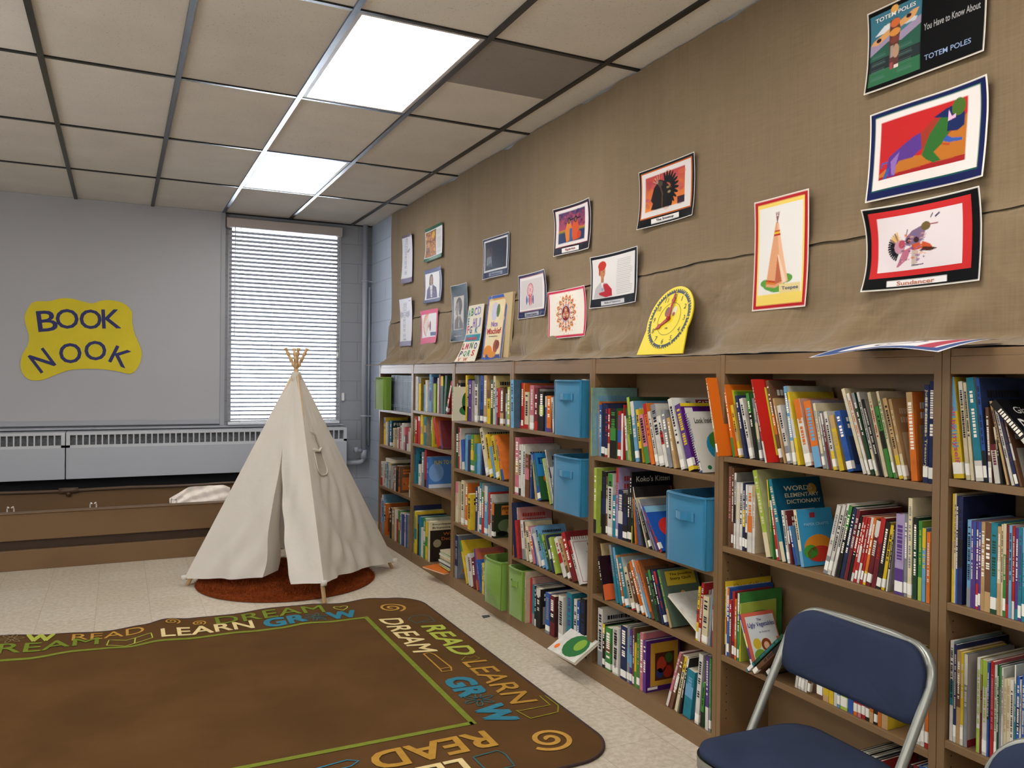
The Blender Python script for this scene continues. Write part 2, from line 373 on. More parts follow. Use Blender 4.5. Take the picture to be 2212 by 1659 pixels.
# brown heating cabinet with open top
hc=thing('heating_cabinet','long low brown metal cabinet with open top under the radiators','cabinet',(-1.3,7.25,0))
br=mat('brown_metal','#72573a',.38,noise=(2,.08)); brd=mat('brown_dark','#3a2718',.5); x0,x1=-2.6,2.72
m=MB(); m.solidbox(x0,x1,-.29,-.25,.222,.42); m.solidbox(x0,x1,-.30,-.21,.4205,.43); m.build('front_panel',br,hc,bevel=.004)
MB().solidbox(x0,x1,-.255,-.245,.14,.2215).build('recess',brd,hc)
MB().solidbox(x0,x1,-.295,-.255,0,.15).build('kick_panel',br,hc,bevel=.003)
MB().solidbox(x0,x1,-.249,.34,.10,.13).build('inner_tray',br,hc)
MB().solidbox(x0,x1,.34,.36,.10,.487).build('rear_panel',br,hc)
MB().solidbox(x1,x1+.012,-.29,.36,0,.43).build('end_panel',br,hc)
pm_=MB(); pm_.tube([(x0,.33,.502)]+[(x0+i*.25,.33,.50+.004*math.sin(i*1.7)) for i in range(1,21)]+[(x1,.33,.50)],.014,8); 
pm_.build('pipe',mat('brown_pipe','#54402e',.45),hc)
MB().tube([(.86,.33,.50),(1.0,.33,.50)],.024,10).tube([(.93,.33,.455),(.93,.33,.50)],.02,8).build('pipe_coupling',MATS['brown_pipe'],hc)
wb=mat('clear_plastic','#f3ece6',.15,spec=.8)
for X,k in ((-.75,'leftmost'),(-.18,'middle'),(.42,'rightmost')):
    b_=MB()
    for s_ in (-.022,.022): b_.tube([(s_,0,.008),(s_,0,.28),(s_*.8,-.01,.30),(s_*.4,-.03,.295)],.0055,8)
    b_.solidbox(-.03,.03,-.012,.03,0,.008)
    tag(b_.build('pipe_hanger',wb,loc=(X,7.3,.131)),'small shiny clip standing in the brown cabinet, %s of three'%k,'clip',group='clips in the open cabinet')
def crum(u,v):
    r=random.Random(int(u*13)*31+int(v*9)); n_=(math.sin(u*31+v*13)+math.sin(v*27-u*9))*.006
    x=.40+.50*u; top=.49-.30*max(0,.32-u)-.25*max(0,u-.9); z=.14+(top-.14)*v
    return (x,7.50+.06*v+n_,z)
cs=MB().grid(crum,26,16); tag(cs.build('foil_sheet',mat('foil','#fff4ea',.35,metal=.1,bump=(30,.4,.01))),'crumpled shiny foil sheet propped in the open brown cabinet','sheet')
# heating pipe in the corner
pp=thing('heating_pipe','white painted vertical pipe in the corner beside the window','pipe',(2.285,8.165,0)); pw=mat('pipe_paint','#a6aab5',.35)
MB().tube([(0,0,.66),(0,0,ZC-.0)],.026,14).build('riser',pw,pp)
MB().tube([(0,0,1.05),(0,0,1.07)],.034,14).tube([(0,0,2.45),(0,0,2.47)],.034,14).build('collar',pw,pp)
MB().tube([(0,0,.70),(0,0,.62),(-.015,0,.59),(-.05,0,.58),(-.213,0,.58)],.024,12).build('elbow',pw,pp)
MB().tube([(0,0,.62),(0,0,.71)],.036,12).tube([(-.02,-.02,.70),(-.09,-.03,.715)],.018,10).tube([(-.085,-.03,.69),(-.085,-.03,.74)],.026,10).build('valve',pw,pp)
MB().tube([(.055,.02,.75),(.055,.02,2.4)],.010,8).build('thin_pipe',pw,pp)
MB().solidbox(.0,.084,-.004,.004,1.055,1.065).solidbox(.0,.084,-.004,.004,2.455,2.465).build('bracket',pw,pp)
# ------------------------------------------------------------------ bookcases
BX=2.10; BACK=2.355; TOP=1.573
UB=[6.998,6.099,5.222,4.294,3.389,2.450,1.5135,.60]
UZ={1:[1.183,.87,.503],2:[1.209,.949,.63],3:[1.181,.843,.469],4:[1.181,.787,.422],5:[1.098,.725,.418],6:[1.183,.835,.413],7:[1.206,.856,.4665]}
wood=mat('brown_laminate','#775c3d',.5,noise=(7,.05)); woodin=mat('brown_laminate_inside','#735a3c',.5,noise=(5,.06))
holes=mat('pin_hole','#20140c',.9)
ORD=['first','second','third','fourth','fifth','sixth','seventh','eighth','ninth','tenth']
UN={1:'first bookcase from window',2:'second bookcase from window',3:'third bookcase from window',4:'fourth bookcase from window',5:'bookcase below the yellow clock',6:'bookcase behind the blue chair',7:'rightmost bookcase'}
BL={1:'far bookcase nearest the window, with the green bin on its top shelf',2:'second brown bookcase from the window, with a booklet stack at its base',3:'third brown bookcase from the window, below the leaning big books',4:'fourth brown bookcase from the window, holding two blue bins',5:'brown bookcase below the yellow clock, holding one blue bin',6:'brown bookcase behind the blue folding chair',7:'rightmost brown bookcase, cut off by the photo edge'}
for u in range(1,8):
    y0,y1=UB[u],UB[u-1]; t=thing('bookcase','','bookcase',(BX,(y0+y1)/2,0),group='brown bookcases along the burlap wall'); t['label']=BL[u]
    a=(y1-y0)/2-.0008; D=BACK-BX; w=.024
    for s in (-1,1):
        p=MB().solidbox(0,D,min(s*a,s*(a-w)),max(s*a,s*(a-w)),0,TOP).build('side_panel',wood,t,bevel=.0015)
    MB().solidbox(D-.008,D,-a+w+.0005,a-w-.0005,.02,TOP-.005).build('back_panel',woodin,t)
    MB().solidbox(.004,D-.009,-a+w+.0005,a-w-.0005,TOP-.022,TOP-.001).build('top_board',wood,t)
    MB().solidbox(.002,.020,-a+w+.0005,a-w-.0005,1.500,TOP-.0225).build('header_board',wood,t,bevel=.0015)
    MB().solidbox(.002,.022,-a+w+.0005,a-w-.0005,0,.058).build('kick_board',wood,t)
    for z in UZ[u]+[.08]:
        MB().solidbox(.001,D-.009,-a+w+.0005,a-w-.0005,z-.022,z).build('shelf',wood,t,bevel=.0015)
    h=MB()
    for x in (.03,.20):
        z=.16
        while z<1.46:
            h.add([(x+.0028*math.cos(k*PI/3),a-w-.0006,z+.0028*math.sin(k*PI/3)) for k in range(6)],[(0,1,2,3,4,5)]); z+=.032
    h.build('pin_holes',holes,p)

# ------------------------------------------------------------------ books
TABLE="""@10 6684,400,304,0,n,0,0 6638,400,304,0,n,0,0 6592,400,303,0,n,0,0 6547,400,303,0,n,0,0 6500,400,303,0,n,0,0 6456,400,302,0,n,0,0 6413,400,302,0,n,0,0 6367,400,301,0,n,0,0 6325,400,301,0,n,0,0 6283,400,300,0,n,0,0 6239,400,300,0,n,0,0 6198,400,300,0,n,0,0 @11 6889,454,242,0,yk,0,0 6834,480,206,0,w,0,0 6755,407,205,0,nw,0,0 6711,480,222,0,tk,0,0 6625,480,164,0,cf,0,0 6567,480,169,0,f,0,0 6508,382,178,0,w,0,0 6467,349,171,0,r,0,0 6429,403,197,0,wk,0,0 6386,454,219,0,w,0,0 6334,365,189,0,pw,0,0 6295,388,193,0,kr,0,0 6254,357,193,0,rw,0,0 6215,353,158,0,w,0,0 6177,269,191,0,c,0,0 @12 6966,54,206,0,rk,0,0 6960,480,213,0,wr,0,0 6838,417,220,0,w,0,0 6793,412,222,0,s,0,0 6749,245,219,0,c,0,0 6724,480,203,0,aw,0,0 6598,151,197,0,rw,0,0 6579,390,194,0,w,0,0 6534,480,217,0,ku,0,0 6461,407,221,0,uo,0,0 6187,243,196,0,fw,0,0 @13 6966,54,255,0,wk,0,0 6960,363,308,0,lo,0,0 6923,480,343,0,sw,0,0 6858,480,275,0,ok,0,0 6690,480,262,0,kw,0,0 6622,480,272,0,f,0,0 6552,460,266,0,w,0,0 6502,422,268,0,rw,0,0 6457,480,273,0,gf,0,0 6406,285,263,0,w,0,0 6374,408,258,0,b,0,0 6330,341,260,0,v,0,0 6293,277,269,0,w,0,0 6262,365,270,0,b,0,0 @20 6067,192,287,0,a,0,0 6047,480,267,0,w,0,0 5978,480,257,0,yk,0,0 5860,294,206,0,s,0,0 5826,480,241,0,wc,0,0 5739,449,287,0,sb,0,0 5692,373,265,0,n,0,0 5650,480,217,0,ek,0,0 5565,225,259,0,w,0,0 5538,356,284,0,m,0,0 5498,480,272,0,dy,0,0 5445,386,276,-7,d,0,0 5398,333,252,-24,rk,0,0 @21 6067,115,219,0,gy,0,0 6055,480,214,0,r,0,0 5985,480,216,0,rw,0,0 5927,480,231,0,yf,0,0 5850,480,219,0,tf,0,0 5696,187,222,0,g,0,0 5672,119,231,0,y,0,0 5553,480,233,27,ro,0,0 5464,246,212,20,mv,0,0 @22 6067,480,285,0,tn,0,0 5965,480,161,0,wg,0,0 5892,480,262,0,ak,0,0 5823,340,287,0,rk,0,0 5782,480,237,0,bs,0,0 @23 6067,54,369,0,na,0,0 6061,181,331,0,ge,0,0 6042,480,333,0,yt,0,0 5971,281,312,0,kb,0,0 5937,389,305,0,t,0,0 5893,480,228,0,w,0,0 5838,432,311,0,gw,0,0 5792,480,291,0,yg,0,0 5728,366,302,0,cw,0,0 @30 5190,278,274,0,u,0,0 5162,480,255,0,kf,0,1 5073,188,229,0,w,0,0 5054,223,229,0,cg,90,0 5031,285,308,0,yk,0,0 4999,207,281,0,n,0,0 4976,480,274,0,vw,0,1 4873,480,308,0,wk,0,1 4784,480,307,0,bn,0,1 4727,480,309,0,f,0,1 4672,480,215,0,yu,0,1 4617,329,280,0,dg,0,1 4581,319,305,0,c,0,1 4548,161,225,0,s,0,0 4531,192,228,0,r,0,0 4510,285,232,0,rk,0,0 4478,480,231,0,uf,0,1 4400,213,199,0,aw,0,0 4376,332,239,0,e,0,1 @31 5190,432,284,0,dk,0,1 5146,237,284,0,r,0,0 5120,134,281,0,w,0,0 5074,480,204,9,bw,0,0 5024,416,243,0,s,0,0 4978,447,212,0,n,0,0 4930,480,252,0,gy,0,1 4864,395,196,0,tg,0,0 4821,480,199,0,s,0,0 4754,170,164,0,nv,0,0 4675,440,318,21,cw,0,1 4618,399,274,18,yo,0,1 4556,297,205,23,s,0,0 4517,416,275,21,y,0,1 4466,99,280,20,yg,0,0 4435,311,291,24,ob,0,1 @32 5190,480,279,0,cp,0,1 5087,480,301,0,cr,0,1 5013,378,290,0,of,0,1 4920,183,202,0,ur,0,0 4901,477,236,0,y,30,1 4843,357,285,0,n,0,1 4804,247,294,0,w,0,0 4775,315,323,0,tw,0,1 4742,345,269,0,rg,0,1 4699,480,313,0,sw,0,1 4635,233,278,0,rw,0,0 4608,231,268,0,w,0,0 4582,327,217,0,ko,0,0 @33 5190,480,296,0,na,0,1 4980,297,295,26,yg,0,0 4938,270,201,20,w,0,0 4906,422,217,18,wm,0,0 4857,463,200,13,m,0,0 4802,173,270,13,vo,0,0 4747,207,210,22,bs,0,0 4724,228,200,0,yk,0,0 4700,189,197,0,c,0,0 4679,262,194,0,w,0,0 @40 4262,71,267,0,yd,0,0 4254,54,264,0,d,0,0 4240,347,282,2,sk,40,1 4203,113,265,0,kr,0,0 4188,253,265,0,r,0,1 4162,167,263,0,ro,0,0 4144,480,213,0,cr,0,1 4080,480,253,0,pw,0,1 4024,395,239,0,mr,0,1 3982,156,234,0,k,0,0 3964,480,220,0,ke,0,1 3895,151,195,0,bw,0,0 3878,480,198,0,ov,0,1 3806,192,191,7,w,0,0 @41 4262,480,337,0,pf,0,1 4210,284,298,0,wk,0,1 4179,197,301,0,w,0,0 4156,251,295,0,w,0,1 4130,480,250,0,up,0,1 4060,94,260,0,b,0,0 4001,53,257,11,yw,0,0 3965,362,266,18,bg,0,1 3828,159,258,22,ew,0,0 3789,84,310,20,wk,0,0 3751,147,221,27,wn,0,0 @42 4205,54,319,7,no,30,0 4193,63,291,8,wr,0,0 4181,292,220,10,r,20,0 4151,371,224,9,wa,0,1 4098,215,223,13,cu,0,0 4056,324,204,19,c,0,1 4014,273,211,20,po,0,0 3976,99,216,21,bw,0,0 3939,248,190,29,w,0,0 3903,277,235,25,s,0,1
3861,243,204,28,sg,0,0 3825,238,204,28,de,0,0 3790,217,205,25,nw,0,0 3758,261,198,25,e,0,1 3670,360,217,30,wr,0,1 3615,249,224,33,fu,0,1 3576,358,261,29,rm,0,1 3508,222,235,31,wr,0,1 @43 4057,54,292,0,f,30,0 4051,237,258,0,r,0,0 4023,264,224,0,ta,0,0 3994,174,225,0,kw,0,0 3974,480,219,0,kw,0,1 3866,466,222,0,ba,0,1 3814,480,218,0,mk,0,1 3721,480,239,0,wr,0,1 3632,480,279,0,tv,0,1 3560,266,261,0,wk,0,1 3529,239,258,0,bw,0,1 3498,468,283,0,kn,0,1 @50 3357,54,276,0,to,0,0 3351,54,333,0,es,40,0 3345,54,265,0,of,0,0 3339,208,250,0,sb,0,1 3318,308,259,0,nk,0,1 3285,196,254,0,nr,0,1 3261,172,235,0,rc,0,1 3241,480,238,0,kg,0,1 3176,268,227,0,rb,0,1 3147,143,216,0,w,0,0 3131,51,257,0,rk,0,0 3103,143,207,6,wg,0,0 3077,156,244,9,ed,0,1 3055,211,296,10,de,0,1 3026,263,278,11,sw,0,1 2991,186,242,10,yk,0,1 2948,301,222,16,pg,0,1 2908,245,274,15,or,0,1 2872,187,242,17,wf,0,1 2845,335,273,16,wa,0,1 2805,213,225,17,wr,0,1 2779,229,249,15,ak,0,1 2747,193,218,15,f,0,1 2697,261,308,19,w,0,1 2646,351,285,21,vy,0,1 2568,84,263,23,wb,0,1 @51 3352,181,278,0,nw,0,1 3333,232,317,0,ek,30,1 3309,395,303,0,kn,0,1 3269,130,282,0,uc,0,1 3255,406,297,0,wg,0,1 3212,267,197,0,t,0,1 3184,187,332,0,lr,0,1 3164,369,230,0,nw,0,1 3125,342,218,0,kn,0,1 3086,139,258,0,k,0,1 3071,138,324,0,k,0,1 3053,54,239,0,dy,0,0 3024,54,254,6,ok,0,0 2995,70,208,12,ba,0,0 2959,51,272,19,kw,0,0 2933,49,230,24,cw,0,0 2911,143,210,28,ka,0,1 2887,46,236,29,aw,0,0 2866,45,213,33,lv,0,0 2832,122,223,39,br,0,1 @52 3253,52,262,14,cf,0,0 3237,127,207,16,ko,30,0 3171,204,271,15,ta,0,1 3141,181,265,15,ts,0,1 3114,135,235,17,of,0,1 3091,270,229,19,tw,0,1 3039,289,197,24,cr,0,1 2999,181,222,23,uw,0,1 2960,203,244,28,o,0,1 2932,134,258,28,ws,0,1 2911,131,261,28,so,0,1 2889,161,264,29,ou,0,1 2863,184,209,23,dw,0,1 2837,166,228,23,kg,0,1 2816,148,232,22,nk,0,1 2793,146,232,23,nr,0,1 2761,159,245,23,gf,0,1 2592,126,222,-4,yr,0,1 2578,151,242,-5,rw,0,1 2556,338,193,-3,c,0,1 2516,116,231,-5,as,0,1 2491,106,170,0,rw,0,0 @53 3329,409,277,0,wa,0,1 3286,202,212,0,ky,0,1 3261,480,204,0,gu,0,1 3198,480,222,0,w,0,1 3130,480,247,0,n,0,1 3076,183,259,0,as,0,1 3056,181,247,0,vs,0,1 3033,139,263,0,u,0,1 3018,138,199,0,yg,0,0 3000,215,246,0,gf,0,1 2976,232,258,0,p,0,1 2951,210,230,0,v,0,1 2781,142,268,-19,pw,0,1 2758,180,259,-18,uw,0,1 2723,167,256,-15,cy,0,1 2696,105,255,-13,kw,0,1 2668,480,204,-8,ts,0,1 2592,236,291,-5,wa,0,1 2557,155,183,-4,gk,0,1 2526,183,297,0,vw,0,1 2504,106,292,0,ga,0,1 2487,70,302,0,bw,0,1 @60 2405,92,308,14,of,60,1 2373,122,280,13,og,10,1 2351,129,202,15,yf,0,1 2322,140,239,14,n,0,1 2292,173,230,16,w,0,1 2264,160,249,13,kg,0,1 2240,134,230,12,ac,0,1 2161,81,305,15,rw,50,1 2141,136,301,15,uo,0,1 2122,79,236,15,f,0,1 2104,166,210,16,wa,0,1 2078,139,277,11,sc,0,1 2058,124,258,13,yw,0,1 2022,261,234,15,wo,0,1 1982,302,227,14,os,0,1 1946,103,222,13,ca,0,1 1931,79,195,13,a,0,1 1918,79,190,14,mw,0,1 1902,133,196,14,wy,0,1 1878,184,184,15,yf,0,1 1845,220,201,17,b,0,1 1785,119,282,19,cw,0,1 1769,99,267,19,wo,0,1 1754,108,267,18,da,0,1 1738,84,269,17,wc,0,1 1722,96,247,18,kw,0,1 1707,115,267,15,cr,0,1 1691,142,222,15,gk,0,1 1673,85,271,15,cg,0,1 1655,139,249,15,fy,0,1 1639,101,246,14,fc,0,1 1614,203,263,5,of,0,1 1577,162,286,0,nw,0,1 1559,151,296,0,ns,0,1 @61 2407,166,309,0,up,0,1 2388,96,306,0,uw,0,1 2375,95,287,0,wk,0,1 2362,162,253,0,wc,0,1 2343,133,253,0,w,0,1 2327,119,255,0,ny,0,1 2313,105,250,0,wk,0,1 2300,220,249,0,wo,0,1 2275,115,250,0,wf,0,1 2202,225,316,14,ec,0,1 2171,54,283,7,gy,0,1 2149,93,212,11,rw,0,1 2123,169,292,15,tc,0,1 2098,101,184,11,w,0,1 2083,72,185,10,mw,0,1 2063,99,135,15,bs,0,1 2036,122,195,12,cs,0,1 1940,149,241,-13,wa,0,1 1923,124,247,-14,w,0,1 1906,105,252,-14,w,0,1 1889,133,245,-12,kg,0,1 1871,121,241,-12,nw,0,1 1855,119,236,-12,mw,0,1 1840,100,219,-12,kr,0,1 1828,85,218,-12,rw,0,1 1817,90,218,-11,rw,0,1 1805,86,218,-11,rw,0,1 1794,86,221,-11,rw,0,1 1782,94,220,-10,oy,0,1 1770,153,213,-10,mw,0,1 1751,161,224,-9,mr,0,1 1733,151,214,-9,ky,0,1 1714,104,206,-9,y,0,1
1697,54,210,-7,kw,0,1 1668,293,243,-1,lv,0,1 1635,104,247,0,a,0,1 1623,131,296,0,ca,0,1 1606,139,241,0,dk,0,1 1588,119,234,0,ge,0,1 1575,109,215,0,sy,0,1 1561,116,206,0,ow,0,1 @62 2418,54,284,0,yk,0,0 2412,54,264,0,wr,0,0 2406,112,262,0,bo,0,1 2394,134,220,0,ur,0,1 2377,116,255,0,rm,0,1 2363,99,230,0,of,0,1 2348,98,256,0,gw,0,1 2335,54,220,0,ey,0,0 2256,91,195,23,vy,10,1 2245,120,250,-44,dt,50,1 2218,160,210,-44,uk,50,1 2185,140,180,-44,ku,20,1 2058,108,214,-8,w,0,1 2044,108,222,-8,wr,0,1 2031,120,226,-8,wa,0,1 2016,106,236,-8,w,0,1 2003,101,222,-8,uc,0,1 1961,254,235,0,pu,0,1 1933,225,172,0,yf,0,1 1909,185,203,0,yw,0,1 1888,122,236,0,bw,0,1 1875,109,215,0,s,0,1 1862,273,233,0,ew,0,1 1832,198,178,0,bs,0,1 1810,138,203,0,ro,0,1 1794,125,187,0,rp,0,1 1779,124,208,0,ru,0,1 1764,134,210,0,uk,0,1 1749,132,171,0,of,0,1 1733,120,185,0,uk,0,1 1719,119,190,0,ou,0,1 1705,213,234,0,yf,0,1 1590,167,271,0,wc,0,1 1572,116,277,0,wf,0,1 1558,105,277,0,or,0,1 @63 1794,79,224,0,kw,0,1 1784,79,224,0,aw,0,1 1773,78,224,0,wk,0,1 1762,78,226,0,k,0,1 1750,88,226,0,kw,0,1 1736,76,229,0,wa,0,1 1724,97,230,0,ka,0,1 1711,86,229,0,mr,0,1 1608,109,263,0,kr,0,1 1593,146,268,0,m,0,1 1574,163,274,0,bs,0,1 1555,113,280,0,sb,0,1 @70 1480,300,284,7,ys,0,1 1443,115,274,6,cw,0,1 1429,88,271,6,cn,0,1 1414,212,285,7,tw,0,1 1391,93,284,6,bk,0,1 1378,85,204,4,uw,0,1 1362,141,105,8,wm,0,1 1345,53,153,9,kc,0,1 1330,57,226,13,fn,0,1 1317,72,210,14,w,0,1 1306,84,193,15,nu,0,1 1295,52,178,15,uw,0,1 1174,200,290,43,kw,12,1 @71 1482,54,307,0,yf,0,1 1476,54,308,0,cu,0,1 1470,54,302,0,nb,0,1 1464,126,302,0,nk,0,1 1437,106,241,0,sa,0,1 1426,67,239,0,vr,0,1 1419,66,239,0,vb,0,1 1411,66,241,0,vr,0,1 1404,65,241,0,vb,0,1 1397,102,242,0,f,0,1 1386,155,242,0,uf,0,1 1370,169,244,0,td,0,1 1352,91,237,0,fc,0,1 1342,53,244,0,c,0,1 1336,75,247,0,gc,0,1 1328,67,245,0,mr,0,1 1321,74,245,0,s,0,1 1312,66,245,0,rw,0,1 1304,80,241,0,vt,0,1 1296,87,244,0,tv,0,1 1286,79,244,0,ts,0,1 @72 1482,95,282,0,wt,0,1 1471,85,274,0,nw,0,1 1462,115,261,0,fu,0,1 1450,84,259,0,yw,0,1 1440,98,257,0,aw,0,1 1403,86,259,0,we,0,1 1393,52,258,0,me,0,1 1387,122,258,0,we,0,1 1374,47,255,0,bk,0,1 1365,92,261,0,rp,0,1 1354,69,254,0,wg,0,1 1347,50,258,0,dk,0,1 1341,54,256,0,ag,0,1 1335,45,253,0,wm,0,1 1329,80,226,0,cf,0,1 1320,76,229,0,cf,0,1 1312,88,229,0,w,0,1 1301,39,272,0,tw,0,1 1295,77,244,0,bn,0,1 1287,39,238,0,w,0,1 1281,64,250,0,bw,0,1"""
PAL=dict(w='#dcd9d0',c='#ddd0ac',y='#e3c22c',o='#dd7426',r='#b62626',m='#70202a',p='#cf7a88',v='#5a3a86',l='#a898c0',b='#2b5aa8',n='#1d2a55',s='#6fa8cf',t='#1f7f93',g='#3f8a3e',d='#1f4a33',e='#a9c04a',k='#1b1b1e',a='#8b8f94',u='#6d4a33',f='#c3a06e')
NM=dict(w='white',c='cream',y='yellow',o='orange',r='red',m='maroon',p='pink',v='purple',l='lilac',b='blue',n='navy blue',s='light blue',t='teal',g='green',d='dark green',e='lime green',k='black',a='grey',u='brown',f='tan')
PL={k:mixc(mul(hx(v),.88),(.14,.12,.10),.12) for k,v in PAL.items()}
jacket=mat('book_jacket','#ffffff',.5,vcol=True,noise=(26,.13),spec=.04); paper=mat('page_paper','#d9cfb8',.85,stretch=(1,90,1),noise=(6,.06)); ink=mat('book_print','#ffffff',.5,vcol=True,spec=.05)
stick=mat('spine_sticker','#e4e2da',.6)
def book_geo(t,L,D,c1,c2,seed,mb_c,mb_p,mb_k,mb_s,M=None,simple=False,plain=False,mb_f=None):
    r=random.Random(seed); bt=min(.0025,t*.22)
    base=mul(PL[c1],r.uniform(.88,1.1)); sec=PL[c2] if c2 else mixc(base,r.choice([PL['w'],PL['k'],PL['c'],PL['y'],PL['n']]),.7)
    hard=t>.009 and r.random()<.6; ins=.003 if hard else .0006
    if M=='enc': base=hx('#10141f')
    # cover: spine + two boards
    side=base if r.random()<.6 else mixc(base,sec,.65)
    mb_c.box(0,bt,-t,0,0,L,base)
    mb_c.box(bt,D,-bt,0,0,L,base); mb_c.box(bt,D,-t,-t+bt,0,L,side)
    mb_p.box(bt+.0003,D-ins,-t+bt+.0002,-bt-.0002,ins,L-ins)
    e=-.0004
    def sp(y0,y1,z0,z1,c): mb_k.quad((e,y0,z0),(e,y0,z1),(e,y1,z1),(e,y1,z0),c)
    if mb_f is None: mb_f=mb_k
    def cv(x0,x1,z0,z1,c,k=1): mb_f.quad((x0,-t+e*k,z0),(x1,-t+e*k,z0),(x1,-t+e*k,z1),(x0,-t+e*k,z1),c)
    # spine: colour band, title marks
    if c2 and M!='enc':
        k=r.random()
        if k<.35: z=L*r.uniform(.1,.35); sp(-t,0,0,z,sec)
        elif k<.6: z=L*r.uniform(.65,.85); sp(-t,0,z,L,sec)
        elif k<.8: z=L*r.uniform(.3,.45); sp(-t,0,z,z+L*.25,sec)
    e=-.0008
    ic=sec
    if M=='enc':
        for z in (.12,.16,.84,.88): sp(-t*.9,-t*.1,L*z,L*z+.003,hx('#8f949c'))
        return
    if not simple or r.random()<.5:
        ic=sec if (c2 and r.random()<.6) else (hx('#efe9dc') if sum(base)<.9 else hx('#2a2630'))
        z=L*r.uniform(.86,.93); m=t*r.uniform(.18,.3); ze=L*r.uniform(.3,.5)
        while z>ze and L>.1:
            g=min(t*.5,.012)*r.uniform(.35,1.0)
            if r.random()<.82: sp(-t+m,-m,z-g,z,ic)
            z-=g+min(t*.15,.003)
    # front board artwork
    k=r.random(); e=-.0004
    if k<.75 and not plain:
        a2=mixc(sec,base,r.uniform(0,.4)); cv(D*.1,D*.92,L*.1,L*r.uniform(.5,.66),a2)
        z=L*.88
        for _ in range(2):
            x=D*.14
            while x<D*.8:
                g=L*r.uniform(.02,.05)
                cv(x,x+g,z-L*.07,z,ic); x+=g+L*.012
            z-=L*.11
        e=-.0008
        for _ in range(5):
            cx,cz,q=D*r.uniform(.2,.8),L*r.uniform(.17,.45),L*r.uniform(.03,.07); cc=PL[r.choice('wyrgbcouk')]
            mb_f.add([(cx+q*math.cos(i*PI/4)*.8,-t+e-.0001*_,cz+q*math.sin(i*PI/4)) for i in range(8)],[tuple(range(8))],cc)
    if mb_s is not None and L>.15 and t>.006:
        z=L*.03+r.uniform(0,.01); hgt=min(.032,L*.13); mb_s.box(-.0012,-.0002,-t*.96,-t*.04,z,z+hgt); 
        if t>.01: mb_s.box(0,.012,-t-.0011,-t-.0002,z,z+hgt)
SPECIAL={}
def cvtext(t,D,L,lines,extra=None):
    """parts drawn on the front board: lines=(text,x0,x1,z0,z1,colour) in fractions of the board"""
    mb=MB()
    for q in (extra or []):
        kind=q[0]
        if kind=='r': _,x0,x1,z0,z1,c,lay=q; mb.quad((x0*D,-t-.0010-lay*.0004,z0*L),(x1*D,-t-.0010-lay*.0004,z0*L),(x1*D,-t-.0010-lay*.0004,z1*L),(x0*D,-t-.0010-lay*.0004,z1*L),hx(c))
        else:
            _,cx_,cz_,rx_,rz_,c,lay=q; mb.add([(min(D,max(0,cx_*D+rx_*D*math.cos(i*PI/10))),-t-.0010-lay*.0004,min(L,max(0,cz_*L+rz_*L*math.sin(i*PI/10)))) for i in range(20)],[tuple(range(20))],hx(c))
    for s,x0,x1,z0,z1,c in lines:
        put_text(mb,s,lambda x,y:(x0*D+x,-t-.0036,z0*L+y),w=(x1-x0)*D,h=(z1-z0)*L,bold=.012,col=hx(c))
    return mb
R_='r'; E_='e'
